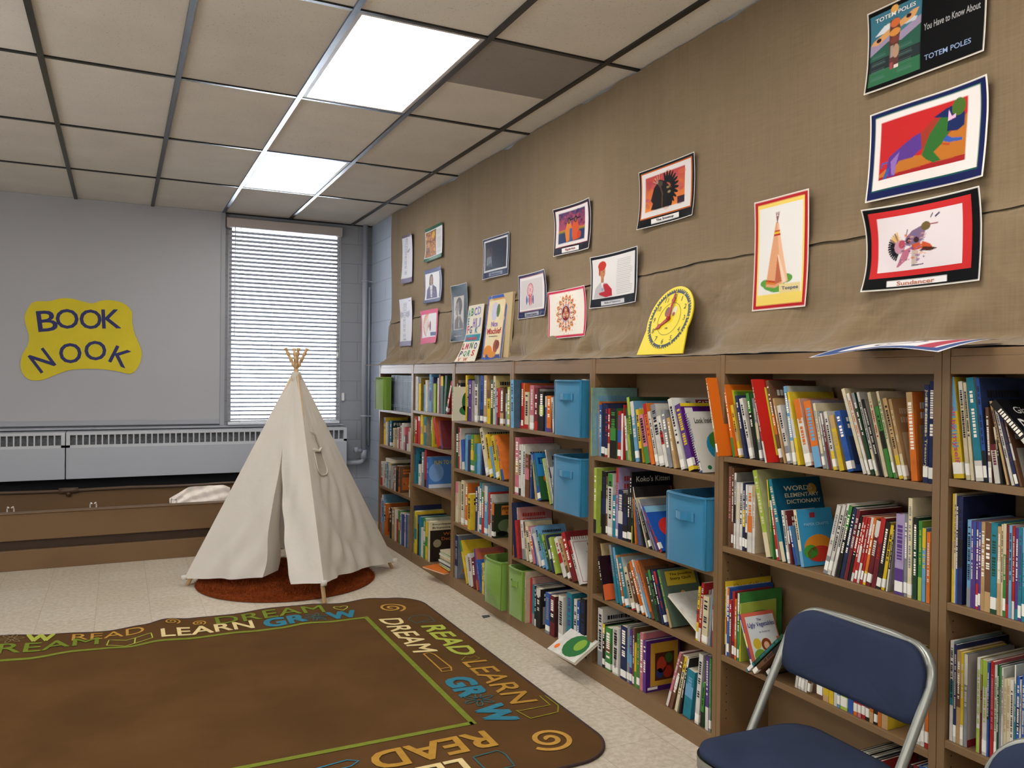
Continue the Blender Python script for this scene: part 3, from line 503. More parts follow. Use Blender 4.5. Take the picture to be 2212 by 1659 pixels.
# (bookcase,row,n-th entry) -> whole-front artwork, label text, board depth
ART={
(1,1,3):([('FIRST',.1,.9,.80,.92,'#d8d4c8')],[(R_,0,1,0,1,'#1e2f36',0)],'dark book titled FIRST'),
(2,2,4):([('FUN TO FI',.22,.96,.76,.88,'#d8c84a')],[(R_,0,1,0,1,'#4f7fc0',0),(E_,.3,.5,.3,.3,'#7ba3d6',1),(R_,0,1,0,.12,'#cfd8e6',1)],'light blue picture book titled FUN TO FI'),
(2,3,8):([('Encyclopaedia',.08,.9,.90,.955,'#3a3328'),('Britannica',.08,.7,.82,.875,'#3a3328'),('West',.45,.95,.64,.72,'#a8622f'),('Decade',.4,.98,.52,.60,'#a8622f')],[(R_,0,1,0,1,'#cfc7a6',0),(R_,.0,1,0,.78,'#2b241d',1),(E_,.25,.45,.14,.1,'#8d8468',2)],'cream and black encyclopaedia'),
(3,0,3):([],[(R_,0,1,0,1,'#cfc9b4',0),(E_,.55,.55,.2,.3,'#2c5a3a',1),(E_,.5,.3,.25,.14,'#356a40',1),(E_,.6,.75,.12,.12,'#356a40',1)],'cream book with a green tree picture, pulled forward'),
(2,0,12):([],[(R_,0,1,0,1,'#8f2426',0),(R_,.12,.9,.1,.9,'#4a4648',1),(E_,.5,.4,.3,.12,'#2a2426',2)],'red book with a dark grey picture, leaning right'),
(3,2,12):([('FERNAN',.3,.98,.80,.88,'#5a2a18'),('D. Fa',.45,.9,.70,.75,'#5a2a18')],[(R_,0,1,0,1,'#2c3524',0),(R_,.28,1,.66,.93,'#cf7f33',1),(E_,.45,.35,.3,.18,'#5c6b4a',1),(E_,.7,.2,.2,.12,'#8f9a86',2),(E_,.3,.12,.2,.08,'#11150f',2)],'dark green picture book with an orange title label'),
(4,1,7):([('DI',.06,.5,.76,.9,'#123a6e'),('BU',.3,.8,.60,.72,'#123a6e')],[(R_,0,1,0,1,'#2f7fb8',0),(R_,0,1,0,.5,'#2e5c35',1),(E_,.35,.45,.2,.1,'#d0652c',2),(E_,.6,.3,.2,.1,'#d0652c',2),(E_,.5,.15,.3,.06,'#6d8f3a',2)],'blue and green picture book with orange shapes'),
(4,2,17):([('Lost',.5,.9,.82,.90,'#2a2a2a'),('in the woods',.4,.92,.68,.72,'#888888')],[(R_,0,1,0,1,'#e3e1dc',0),(R_,.06,.94,.04,.05,'#b33a3a',1),(R_,.06,.94,.94,.95,'#b33a3a',1),(R_,.06,.075,.04,.95,'#b33a3a',1),(R_,.925,.94,.04,.95,'#b33a3a',1)],'white book with thin red frame'),
(5,0,23):([('The',.3,.5,.88,.94,'#3a3a3a'),('CATS',.58,.88,.87,.95,'#efe6e0')],[(R_,0,1,0,1,'#d9d8d4',0),(R_,.54,.92,.85,.97,'#8e2a3c',1)],'white book with a maroon title box'),
(5,0,24):([],[(R_,0,1,0,1,'#5a2178',0),(R_,0,1,.95,1,'#e6c92c',1),(R_,0,1,0,.05,'#e6c92c',1),(R_,.08,.26,.84,.93,'#e8e6e0',1)],'thick purple book with yellow edges'),
(5,0,25):([('Look Inside the Earth',.10,.98,.80,.89,'#2c2c30')],[(R_,0,1,0,1,'#dedcd2',0),(E_,.62,.42,.36,.25,'#2f9bc4',1),(E_,.55,.5,.2,.16,'#4d8b3a',2),(E_,.7,.33,.22,.1,'#4d8b3a',2),(E_,.66,.44,.17,.13,'#e0a03a',3),(E_,.66,.44,.08,.06,'#d0552c',4),(E_,.2,.08,.05,.035,'#2c7a4a',1),(R_,.5,1,0,.08,'#2b3f66',1)],'white spiral bound book with a cutaway globe'),
(5,1,10):([("Koko's Kitten",.1,.92,.86,.94,'#b9b6ae')],[(R_,0,1,0,1,'#17171a',0)],"black book titled Koko's Kitten"),
(5,1,19):([],[(R_,0,1,0,1,'#2455a8',0),(R_,0,1,.86,1,'#7fb0c8',1),(E_,.5,.5,.3,.22,'#c9302c',1),(E_,.72,.3,.2,.14,'#c9302c',1),(E_,.4,.2,.1,.14,'#c9302c',1)],'blue picture book with large red shape'),
(5,2,1):([],[(R_,0,1,0,1,'#2a1620',0),(E_,.2,.12,.6,.24,'#e06a3a',1),(E_,.6,.7,.3,.18,'#4a1c38',1)],'dark maroon booklet with orange flame corner'),
(5,2,16):([('The Josefina',.22,.84,.86,.91,'#3a3212'),('Story Quilt',.22,.8,.78,.84,'#3a3212')],[(R_,0,1,0,1,'#56675a',0),(R_,.12,.92,.70,.95,'#c9b037',1),(E_,.5,.36,.24,.2,'#6f8da6',1),(E_,.5,.55,.07,.05,'#c99a5a',2),(E_,.5,.42,.12,.11,'#27324a',2)],'grey green book titled The Josefina Story Quilt'),
(5,3,11):([],[(R_,0,1,0,1,'#4a2368',0),(R_,.13,.94,.1,.94,'#b98f33',1),(R_,.26,.82,.2,.74,'#4f2a1a',2),(E_,.45,.5,.14,.16,'#b5402c',3),(E_,.64,.35,.14,.12,'#a5351f',3),(E_,.66,.62,.12,.1,'#3f5a2a',3),(E_,.4,.34,.1,.1,'#2d3a6e',3),(R_,.05,.34,.04,.09,'#e0ded6',2)],'purple picture book with a gold framed scene'),
(5,3,3):([],[(R_,0,1,0,1,'#dcdad2',0)],'white book with black spine lettering'),
(6,0,0):([],[(R_,0,1,0,1,'#dd6f1e',0)],'bright orange tall book'),
(6,0,1):([],[(R_,0,1,0,1,'#db7020',0),(R_,.12,.95,.1,.92,'#d8d23a',1),(R_,.16,.91,.12,.9,'#7fae3e',2),(E_,.4,.55,.14,.16,'#3a3830',3),(E_,.5,.35,.14,.14,'#2f2c28',3),(E_,.5,.72,.14,.1,'#e2a22c',3)],'orange picture book with green and black picture'),
(6,0,7):([('Ja',.42,.98,.66,.78,'#c8281f')],[(R_,0,1,0,1,'#c62a22',0),(R_,.2,1,.08,.9,'#e8d83a',1),(R_,.24,1,.1,.88,'#7fb6e0',2),(E_,.75,.72,.42,.12,'#e8e6e0',3),(R_,.24,1,.1,.45,'#6fae3a',3),(E_,.62,.3,.32,.22,'#c8742c',4),(E_,.5,.16,.2,.06,'#d9e2ea',5)],'tall red picture book with a yellow frame'),
(6,1,12):([('WORDS',.2,.8,.84,.90,'#d8d2b4'),('ELEMENTARY',.2,.92,.76,.81,'#d8d2b4'),('DICTIONARY',.22,.94,.68,.73,'#d8d2b4')],[(R_,0,1,0,1,'#14506a',0),(E_,.8,.85,.1,.07,'#c9a24a',1)],'dark teal elementary dictionary'),
(6,1,16):([('PAPER CRAFTS',.15,.85,.70,.75,'#8fbfd6')],[(R_,0,1,0,1,'#3c93bf',0),(E_,.5,.3,.42,.24,'#d8892c',1),(E_,.5,.2,.36,.14,'#c93a2c',2),(E_,.25,.25,.2,.12,'#4d9a3a',2),(R_,.35,.5,.84,.93,'#9a2d3c',1)],'sky blue picture book with orange and red picture'),
(6,2,0):([('Dandelion',.15,.9,.88,.96,'#a98a1a')],[(R_,0,1,0,1,'#d8b62a',0)],'yellow picture book behind the magenta one'),
(6,2,3):([],[(R_,0,1,0,1,'#8a1d55',0)],'magenta picture book'),
(6,2,5):([('Irish',.3,.6,.8,.88,'#33523a')],[(R_,0,1,0,1,'#3f7d5c',0),(R_,.1,.95,.55,.93,'#cfd6cc',1)],'green book with a pale title panel'),
(6,2,7):([("ANNIE'S CAT",.2,.9,.52,.6,'#33421a')],[(R_,0,1,0,1,'#a5b44a',0),(E_,.5,.75,.3,.1,'#6d8a3a',1)],"lime picture book titled ANNIE'S CAT"),
(6,2,8):([('The',.42,.56,.83,.88,'#4a4a80'),('Ugly Vegetables',.12,.94,.70,.81,'#3a3f86'),('by Grace Lin',.42,.74,.60,.64,'#55588a')],[(R_,0,1,0,1,'#dd6a55',0),(R_,.1,.97,.5,.93,'#dcdfe0',1),(R_,.1,.9,.06,.5,'#dfe3d8',1),(E_,.3,.2,.18,.12,'#7da23a',2),(E_,.28,.42,.12,.1,'#d9b93a',2),(E_,.55,.38,.15,.12,'#8a3f22',2),(E_,.55,.37,.08,.07,'#e2b08c',3),(E_,.62,.22,.14,.1,'#3f4f96',2),(E_,.82,.25,.1,.13,'#6fae4a',2)],'coral picture book titled The Ugly Vegetables'),
(6,2,9):([],[(R_,0,1,0,1,'#1f3f36',0)],'dark green thin book fallen outward'),
(7,0,12):([('DINOSAURS',.06,.98,.56,.76,'#e4e4e0'),('Giant',.14,.5,.82,.9,'#c9c9c6')],[(R_,0,1,0,1,'#141418',0)],'black dinosaur book with white spine, leaning across others'),
(7,1,3):([],[(R_,0,1,0,1,'#1c2340',0),(E_,.4,.6,.28,.22,'#0e0e12',1),(E_,.4,.3,.22,.12,'#8fa6cc',1),(R_,.6,.8,0,.4,'#7a4a2c',1)],'dark picture book with black shape'),
(7,2,4):([],[(R_,0,1,0,1,'#9b938e',0),(E_,.6,.45,.2,.16,'#3a302c',1),(E_,.6,.45,.07,.06,'#8a8478',2),(R_,0,1,0,.08,'#7a2428',1)],'grey book with dark round picture'),
}
SPINETXT={(5,3,3):('by Ellen Silverman','#26221f'),(7,0,0):('I can all by myself','#c0507a'),(6,0,32):('Just So Stories Treasury','#c9b98c'),(1,0,0):None}
counts={}; rest=(MB(),MB(),MB(),MB())
uu=0
for tok in TABLE.split():
    if tok[0]=='@': uu,rr=int(tok[1]),int(tok[2]); idx=-1; 
    else:
        idx+=1; counts[(uu,rr)]=counts.get((uu,rr),0)+1
ENT=[]
for tok in TABLE.split():
    if tok[0]=='@': uu,rr=int(tok[1]),int(tok[2]); idx=-1; continue
    idx+=1; q=tok.split(','); ENT.append((uu,rr,idx,int(q[0])/1000,int(q[1])/10000,int(q[2])/1000,int(q[3]),q[4],int(q[5])/1000,int(q[6])))
ROWN=['top','second','third','bottom']
NUM=ORD+['eleventh','twelfth','thirteenth','fourteenth','fifteenth','sixteenth','seventeenth','eighteenth','nineteenth','twentieth','21st','22nd']
for (u,r,i,y,t,L,an,cc,pr,keep) in ENT:
    seed=u*1000+r*100+i; rr_=random.Random(seed)
    z=(UZ[u]+[.08])[r]+.0006; x=2.112-pr; D=min(2.343-x,max(.15,L*rr_.uniform(.72,.86)))
    art=ART.get((u,r,i))
    if art: D=min(2.343-x,max(D,L*.8))
    c1=cc[0]; c2=cc[1] if len(cc)>1 else None
    a=math.radians(an); lift=t*math.sin(-a) if a<0 else 0
    M=Matrix.Translation((x,y,z+lift))@Matrix.Rotation(-a,4,'X')
    if (u,r)==(1,0):
        c1,c2='n','k'
    elif not keep and not art:
        bs=[MB() for _ in range(4)]
        book_geo(t,L,D,c1,c2,seed,bs[0],bs[1],bs[2],None,simple=True)
        for src,dst in zip(bs,rest):
            if src.v: 
                n=len(dst.v); dst.v+=[tuple(M@Vector(p)) for p in src.v]; dst.f+=[[n+k for k in f] for f in src.f]; dst.c+=src.c; dst.sm+=src.sm
        continue
    A,B,C,S,Fp=MB(),MB(),MB(),MB(),MB()
    sticker=rr_.random()<.5 and not (u,r)==(1,0)
    book_geo(t,L,D,c1,c2,seed,A,B,C,S if sticker else None,plain=bool(art),mb_f=Fp,M='enc' if (u,r)==(1,0) else None)
    nm='encyclopedia_volume' if (u,r)==(1,0) else 'book'
    o=A.build(nm,jacket); o.matrix_world=M
    B.build('pages',paper,o)
    if C.v: C.build('spine_print',ink,o)
    if Fp.v: Fp.build('front_print',ink,o)
    if S.v: S.build('spine_sticker',stick,o)
    if art:
        mb=cvtext(t,D,L,art[0],art[1]); mb.build('cover_art',ink,o)
    st=SPINETXT.get((u,r,i))
    if st:
        mb=MB(); put_text(mb,st[0],lambda X,Y:(-.0014,-t*.2-Y,L*.95-X) ,w=L*.8,h=t*.6,bold=.01,col=hx(st[1])); mb.build('spine_title',ink,o)
    if (u,r,i)==(5,0,25):
        sp=MB()
        for k in range(26):
            zz=L*(.03+k*.94/25); sp.tube([(-.004+.006*math.cos(q_*PI/3),-t/2+(t/2+.004)*math.sin(q_*PI/3),zz+.0006*q_) for q_ in range(7)],.0008,4)
        sp.build('spiral_binding',mat('white_wire','#e8e8e4',.4),o)
    n=counts[(u,r)]; ln=i+1; fromr=n-i
    pos='%s from left'%NUM[ln-1] if ln<=fromr or fromr>22 else '%s from right'%NUM[fromr-1]
    if ln==1: pos='leftmost book'
    if fromr==1: pos='rightmost book'
    size='thin' if t<.012 else ('thick' if t>.03 else ''); lean=' leaning left' if an>8 else (' leaning right' if an<-8 else '')
    if (u,r)==(1,0): tag(o,'dark navy encyclopedia volume in the uniform row beside the green bin, top far shelf','book','navy encyclopedia set on the far top shelf'); continue
    desc=' '.join(w_ for w_ in (size,NM[c1]+(' and '+NM[c2] if c2 else ''),'book') if w_)
    if art: lab='%s, %s shelf, %s'%(art[2],ROWN[r],UN[u])
    else: lab='%s%s, %s, %s shelf, %s'%(desc,lean,pos,ROWN[r],UN[u])
    wds=lab.split()
    if len(wds)>16: lab=lab.replace(' from window',' from window'.replace(' from window','')) if False else lab.replace(lean,'') 
    wds=lab.split()
    if len(wds)>16: lab=lab.replace(size+' ','',1).replace(' book,',',',1)
    o['label']=lab; o['category']='book'; o['group']='books on the %s shelf of the %s'%(ROWN[r],UN[u])
nb=rest[0].build('books',jacket); tag(nb,'remaining small books filling the bookcase shelves between the larger ones','books',kind='stuff')
rest[1].build('pages',paper,nb)['kind']='stuff'; rest[2].build('cover_print',ink,nb)['kind']='stuff'
def flatbook(name,x0,x1,y0,y1,z,t,c,label,group=None,rot=0,cover=None,grp=None):
    A,B=MB(),MB(); w,d=(y1-y0)/2,(x1-x0)/2
    A.box(-d,d,-w,w,0,.0015,c); A.box(-d,d,-w,w,t-.0015,t,c); A.box(d-.0015,d,-w,w,.0016,t-.0016,c)
    o=A.build(name,jacket,loc=((x0+x1)/2,(y0+y1)/2,z)); o.rotation_euler.z=rot
    B.box(-d+.002,d-.002,-w+.002,w-.002,.0017,t-.0017); B.build('pages',paper,o)
    return tag(o,label,'book',group)
rs=random.Random(8)
z=.0808; nst=[('w','white'),('e','lime'),('a','grey'),('k','black'),('s','light blue'),('w','white'),('d','dark green'),('c','cream'),('y','yellow'),('w','white'),('g','green'),('c','cream')]
flatbook('booklet',2.03,2.24,5.30,5.57,.0808,.010,PL['o'],'orange and white booklet jutting out below the booklet stack, second bookcase','booklets lying at the base of the second bookcase',.25)
z=.0915
for k,(c,nn) in enumerate(nst):
    tt=rs.uniform(.007,.013); g=rs.uniform(-.012,.012)
    lab='%s booklet lying flat, %s from the bottom of the stack, second bookcase'%(nn,NUM[k]) if k<11 else 'cream booklet on top of the flat stack in the second bookcase'
    flatbook('booklet',2.115+g,2.30+g,5.29+g,5.50+g,z,tt,mul(PL[c],rs.uniform(.8,1)),lab,'booklets lying at the base of the second bookcase',rs.uniform(-.05,.05)); z+=tt+.0006
flatbook('box_set',2.12,2.30,6.64,6.86,.503+.2235,.03,PL['w'],'white box lying on top of the books, third shelf of the far bookcase')
# white picture book sliding out at the base of the fourth bookcase
A=MB(); A.box(0,.165,-.125,.125,0,.003,PL['w']); A.box(0,.165,-.125,.125,.013,.016,PL['w']); A.box(.162,.165,-.125,.125,.0031,.0129,PL['w'])
o=A.build('book',jacket); tag(o,'white picture book lying half off the bottom shelf, green and orange cover','book','books on the bottom shelf of the fourth bookcase from window')
o.matrix_world=Matrix.Translation((1.982,3.455,.088))@Matrix.Rotation(math.radians(-30),4,'Y')@Matrix.Rotation(.05,4,'Z')
MB().box(.002,.161,-.123,.123,.0032,.0128).build('pages',paper,o)
mb=MB(); mb.add([(.085+.075*math.cos(k*PI/8),-.03+.085*math.sin(k*PI/8),.0166) for k in range(16)],[tuple(range(16))],hx('#2f6a3a')); mb.add([(.10+.04*math.cos(k*PI/8),-.05+.035*math.sin(k*PI/8),.0170) for k in range(16)],[tuple(range(16))],hx('#7da03a'))
mb.add([(.04+.018*math.cos(k*PI/5),.085+.016*math.sin(k*PI/5),.0166) for k in range(10)],[tuple(range(10))],hx('#e0702c')); mb.build('cover_art',ink,o)
# white book lying aslant in the gap of the bookcase below the clock
o=flatbook('book',0,.2,-.14,.14,0,.012,PL['w'],'white picture book slanting in the gap between upright books, bookcase below clock','books on the third shelf of the bookcase below the yellow clock')
o.matrix_world=Matrix.Translation((2.215,2.66,.485))@Matrix.Rotation(math.radians(27),4,'X')
mb=MB(); mb.add([(.0+.05*math.cos(k*PI/8),-.02+.06*math.sin(k*PI/8),.0125) for k in range(16)],[tuple(range(16))],hx('#7aa6b8')); put_text(mb,'APPLE TOWN',lambda X,Y:(.03+Y,-.09+.18-X,.0128),w=.2,h=.03,col=hx('#9a4438'),bold=.01); mb.build('cover_art',ink,o)

# ------------------------------------------------------------------ fabric bins
felt={'blue':mat('blue_felt','#166f96',.9,bump=(260,.25,.002),sheen=.3),'green':mat('green_felt','#6c8f30',.9,bump=(260,.25,.002),sheen=.3)}
def bin_(x0,y0,y1,z,h,D,c,label,bulge=.006,handle=True,rz=0):
    t=thing('storage_bin',label,'storage bin',(x0,(y0+y1)/2,z),rz,group='%s fabric bins on the shelves'%c); w=(y1-y0)/2; m=felt[c]
    def ring(k,zz):   # outline at height zz with a soft outward sag in front
        n=[]; b=bulge*math.sin(PI*min(1,zz/h*.9))
        for i in range(13): u=i/12*2-1; n.append((-b*(1-u*u)*2-(.010*(1-abs(u)**3) if zz>h*.98 else 0)+k,u*(w-k),zz))
        for i in range(1,9): n.append((D*i/9,w-k,zz))
        for i in range(13): u=1-i/12*2; n.append((D-k,u*(w-k),zz))
        for i in range(1,9): n.append((D-D*i/9,-w+k,zz))
        return n
    m1=MB(); R0=[ring(0,h*j/10) for j in range(11)]; n=len(R0[0])
    for j in range(10): m1.add(R0[j]+R0[j+1],[(i,(i+1)%n,n+(i+1)%n,n+i) for i in range(n)],None,True)
    I=[ring(.005,h*j/10+(.004 if j==0 else 0)) for j in range(11)]
    for j in range(10): m1.add(I[j]+I[j+1],[(n+i,n+(i+1)%n,(i+1)%n,i) for i in range(n)],None,True)
    m1.add(R0[10]+I[10],[(i,(i+1)%n,n+(i+1)%n,n+i) for i in range(n)]); m1.add(R0[0],[tuple(range(n))]); m1.add(I[0],[tuple(range(n))])
    body_=m1.build('body',m,t)
    m1=MB(); m1.tube([Vector(p)+Vector((-.001,0,-.006)) for p in R0[10]],.003,6,closed=True); m1.tube([(-bulge*.2-.001,s*(w-.001),h*.5+q) for s in (-1,) for q in (-h*.49,0,h*.48)],.0022,6); m1.tube([(-bulge*.2-.001,s*(w-.001),h*.5+q) for s in (1,) for q in (-h*.49,0,h*.48)],.0022,6)
    m1.build('edge_binding',m,body_)
    if handle:
        hw=w*.42; pts=[(-.011,-hw,h*.70),(-.022,-hw*.6,h*.705),(-.030,0,h*.70),(-.022,hw*.6,h*.705),(-.011,hw,h*.70)]
        mh=MB(); q=[Vector(p) for p in pts]
        for a,b in zip(q,q[1:]):
            mh.add([a+Vector((0,0,-.016)),b+Vector((0,0,-.016)),b+Vector((0,0,.016)),a+Vector((0,0,.016))],[(0,1,2,3)],None,True)
        for s in (-1,1): mh.solidbox(-.0135,-.008,min(s*hw*.92,s*hw*1.22),max(s*hw*.92,s*hw*1.22),h*.70-.018,h*.70+.018)
        mh.build('handle',m,t)
    return t
bin_(2.058,3.42,3.69,1.1812,.287,.27,'blue','blue fabric bin with paper on top, top shelf of the fourth bookcase')
bin_(2.058,3.415,3.69,.7872,.29,.27,'blue','blue fabric bin on the second shelf of the fourth bookcase, directly below another')
bin_(2.066,2.48,2.73,.7252,.288,.26,'blue','nearest and largest-looking blue fabric bin, second shelf below the yellow clock')
bin_(2.056,6.72,6.955,1.1832,.287,.27,'green','green fabric bin on the far top shelf nearest the window',handle=False)
bin_(2.062,4.325,4.565,.0802,.29,.26,'green','open green fabric bin, left of the two on the bottom shelves',bulge=.022,handle=False)
bin_(2.082,4.085,4.26,.0802,.29,.25,'green','green fabric bin with a handle, right of the two on the bottom shelves')
pa=MB().grid(lambda u,v:(2.10+.2*v,3.44+.22*u,1.462+.010*math.sin(u*5)+.006*v),8,6); tag(pa.build('paper_sheet',mat('plain_paper','#cfcdc6',.8)),'white paper sheet lying on top of the upper blue bin','paper')

# ------------------------------------------------------------------ burlap
bur=mat('burlap','#7e6b50',.95,noise=(1.6,.08),bump=(420,.35,.0015),sheen=.2)
nt=bur.node_tree; b=nt.nodes['Principled BSDF']; N=nt.nodes.new; L_=nt.links.new
tc=N('ShaderNodeTexCoord'); mp=N('ShaderNodeMapping'); mp.inputs['Scale'].default_value=(1,26,1.1); L_(tc.outputs['Object'],mp.inputs[0])
n=N('ShaderNodeTexNoise'); n.inputs['Scale'].default_value=5; n.inputs['Detail'].default_value=6; L_(mp.outputs[0],n.inputs[0])
mp2=N('ShaderNodeMapping'); mp2.inputs['Scale'].default_value=(1,2.2,34); L_(tc.outputs['Object'],mp2.inputs[0]); n2=N('ShaderNodeTexNoise'); n2.inputs['Scale'].default_value=5; n2.inputs['Detail'].default_value=4; L_(mp2.outputs[0],n2.inputs[0])
ad=N('ShaderNodeMath'); L_(n.outputs[0],ad.inputs[0]); L_(n2.outputs[0],ad.inputs[1])
mr=N('ShaderNodeMapRange'); mr.inputs['From Min'].default_value=.6; mr.inputs['From Max'].default_value=1.4; mr.inputs['To Min'].default_value=.88; mr.inputs['To Max'].default_value=1.10; L_(ad.outputs[0],mr.inputs[0])
sc=N('ShaderNodeVectorMath'); sc.operation='SCALE'; L_(b.inputs['Base Color'].links[0].from_socket,sc.inputs[0]); L_(mr.outputs[0],sc.inputs['Scale']); L_(sc.outputs[0],b.inputs['Base Color'])
def nz(y,s,seed): return math.sin(y*s+seed)*.5+math.sin(y*s*2.13+seed*1.7)*.3+math.sin(y*s*4.7+seed*2.3)*.2
YL,YR=7.475,.25
def seamz(y): return 1.998+.012*nz(y,2.2,1.0)+.006*nz(y,9,2)
def burlap_upper(u,v):
    y=YL+(YR-YL)*u; zt=3.038-.018*max(0,nz(y,5.5,.4)); zs=seamz(y)-.004
    z=zt+(zs-zt)*v; x=2.352+.004*nz(y,7,z*1.5)+.003*nz(y,19,3)*(1-v)
    y+=.02*math.sin(z*5)*(1-u)**8
    return (x-.016*max(0,(v-.95)/.05)**2,y,z)
def burlap_lower(u,v):
    y=YL+(YR-YL)*u; zs=seamz(y)
    if v<.62:
        k=v/.62; z=zs+(1.615-zs)*k; q=max(0,(k-.62)/.38); g=1-math.exp(-k*22)
        fold=.5+.5*math.sin(y*5.1+k*3.2+1.6*math.sin(y*1.7)); f2=.5+.5*math.sin(y*11.3-k*4.1+2*math.sin(y*2.9+1))
        x=2.354-.018*g-.008*g*fold*(1-q)-q*(.085*fold**3+.045*f2**3)
        y-=.0; y+= .10*k*k*(1-u)**10
    else:
        k=(v-.62)/.38; xe=2.108+.018*nz(y,4.1,2)+.012*nz(y,13,1)
        f0=.5+.5*math.sin(y*5.1+3.2+1.6*math.sin(y*1.7)); f1=.5+.5*math.sin(y*11.3-4.1+2*math.sin(y*2.9+1)); xs_=2.336-.085*f0**3-.045*f1**3; x=xs_+(xe-xs_)*k; z=1.615-.034*math.sin(min(1,k*1.6)*PI/2)+.007*abs(nz(y,8,4+k*3))*(1-k*.3)
        y+=.10*(1-u)**10+.03*k*(1-u)**10
        if k>.93: z-=.006
    return (x,y,z)
bb=thing('burlap_backdrop','tan burlap cloth covering the wall above the bookcases, seamed and draped onto their tops','cloth',(0,0,0))
MB().grid(burlap_upper,360,30).build('upper_panel',bur,bb)
bl2=bur.copy(); bl2.name='burlap_creased'; nt=bl2.node_tree; b=nt.nodes['Principled BSDF']; old=b.inputs['Normal'].links[0].from_socket
tc=nt.nodes.new('ShaderNodeTexCoord'); mp=nt.nodes.new('ShaderNodeMapping'); mp.inputs['Scale'].default_value=(1,1,.75); mp.inputs['Rotation'].default_value=(.5,0,0)
n=nt.nodes.new('ShaderNodeTexNoise'); n.inputs['Scale'].default_value=4.2; n.inputs['Detail'].default_value=2.5; n.inputs['Distortion'].default_value=.8
bp=nt.nodes.new('ShaderNodeBump'); bp.inputs['Strength'].default_value=.75; bp.inputs['Distance'].default_value=.07
nt.links.new(tc.outputs['Object'],mp.inputs[0]); nt.links.new(mp.outputs[0],n.inputs[0]); nt.links.new(n.outputs[0],bp.inputs['Height']); nt.links.new(old,bp.inputs['Normal']); nt.links.new(bp.outputs[0],b.inputs['Normal'])
MB().grid(burlap_lower,420,44).build('lower_panel',bl2,bb)
# ------------------------------------------------------------------ posters on the burlap
glossy=mat('glossy_paper','#ffffff',.5,vcol=True,spec=.05)
def poster(yl,yr,zb,zt,cv,label,texts=(),X=2.322,seed=0,curl=.006,cat='poster',name='poster',group='posters pinned to the burlap wall'):
    X=2.337 if zb>2.0 else 2.325
    r=random.Random(seed); a,b_,c_,d_=[r.uniform(0,6) for _ in range(4)]; wob=r.uniform(.001,.0035); kc=[r.uniform(.1,1)*curl for _ in range(4)]
    skew=r.uniform(-.004,.004)
    def fn(u,v,off=0):   # u 0..1 left to right, v 0..1 downwards
        x=X-wob*math.sin(u*3.1+a)*math.sin(v*2.7+b_)-off
        for (cu,cv_),k in zip(((0,0),(1,0),(0,1),(1,1)),kc): x-=k*max(0,1-math.hypot(u-cu,v-cv_)*2.2)**2*3
        x-=.006*math.sin(PI*v)*math.sin(PI*u)
        return (x,yl+(yr-yl)*u+wob*1.2*math.sin(v*4+c_),zt+(zb-zt)*v+skew*(u-.5)+wob*.8*math.sin(u*4+d_))
    o=cv.sheet(name,fn,glossy)
    if texts:
        mb=MB(); W=yl-yr; Hh=zt-zb
        for q in texts:
            s,u0,u1,v0,v1,c=q[:6]; bold=q[6] if len(q)>6 else .012
            # baseline at v1, top at v0
            put_text(mb,s,lambda x,y:fn(u0+x,v1-y,.0016),w=(u1-u0),h=(v1-v0),bold=bold,col=hx(c),sub=.35)
        mb.build('lettering',glossy,o)
    return tag(o,label,cat,group)
def totem(seed,wings):
    c=Canvas(60,96,'#d9dbe4'); c.rect(0,0,1,.012,'#8f8aa0'); c.rect(0,.90,1,1,'#6f6880'); 
    if not wings: c.rect(0,0,1,.05,'#6b5f70')
    for k,(v0,v1,w) in enumerate([(.10,.2,.13),(.2,.32,.16),(.32,.42,.12),(.42,.52,.1),(.52,.63,.12),(.63,.72,.09),(.74,.84,.1)]):
        c.rect(.42-w,v0,.42+w,v1-.01,'#b9bccb'); c.rect(.42-w+.03,v0+.012,.42+w-.03,v1-.022,'#d5d8e2')
        c.ell(.42-.05,(v0+v1)/2-.01,.03,.012,'#7d8194'); c.ell(.42+.05,(v0+v1)/2-.01,.03,.012,'#7d8194'); c.rect(.36,v1-.035,.48,v1-.028,'#7d8194')
    if wings:
        for s in (-1,1):
            c.poly([(.42+s*.1,.30),(.42+s*.38,.26),(.42+s*.42,.36),(.42+s*.3,.42),(.42+s*.1,.38)],'#b4b8c8'); 
            for q in range(5): c.line([(.42+s*(.14+q*.06),.30),(.42+s*(.16+q*.055),.39)],.006,'#7f8496')
        c.rect(.3,.85,.55,.88,'#9599a8')
    else: c.poly([(.3,.1),(.42,.06),(.54,.1)],'#aeb2c2'); c.poly([(.54,.34),(.8,.30),(.72,.38),(.54,.38)],'#9fa3b4')
    c.rect(.7,.06,.92,.075,'#5c5f6e'); return c
poster(7.10,6.82,2.325,2.762,totem(1,False),'upper narrow poster of a pale totem pole drawing, far left of the burlap',seed=1)
poster(7.105,6.77,1.752,2.184,totem(2,True),'lower narrow poster of a winged totem pole drawing, far left of the burlap',seed=2)
c=Canvas(90,66,'#d7dadb'); c.rect(0,0,1,.09,'#24533f'); c.rect(0,.90,1,1,'#24533f'); c.rect(.04,.12,.66,.88,'#4a3b34'); c.rect(.06,.14,.64,.86,'#a8784f'); c.cloud(.07,.16,.63,.86,['#7a4b34','#c08a52','#9c5a3c','#d0a066','#6a3f34','#b08a74'],160,3,.06); c.ell(.5,.26,.1,.1,'#e0b45a',al=.7); c.ell(.2,.7,.1,.12,'#43342e',al=.7); c.textlines(.70,.16,.96,.84,22); c.rect(.25,.925,.75,.97,'#6f7f6c')
poster(6.49,6.08,2.449,2.729,c,'small green edged poster of a brown painted scene with text column',seed=3)
c=Canvas(90,66,'#dfe0e4'); c.rect(0,0,1,1,'#4c5170'); c.rect(.05,.12,.95,.90,'#dcdde2'); c.rect(.87,.13,.93,.89,'#3a3f5a')
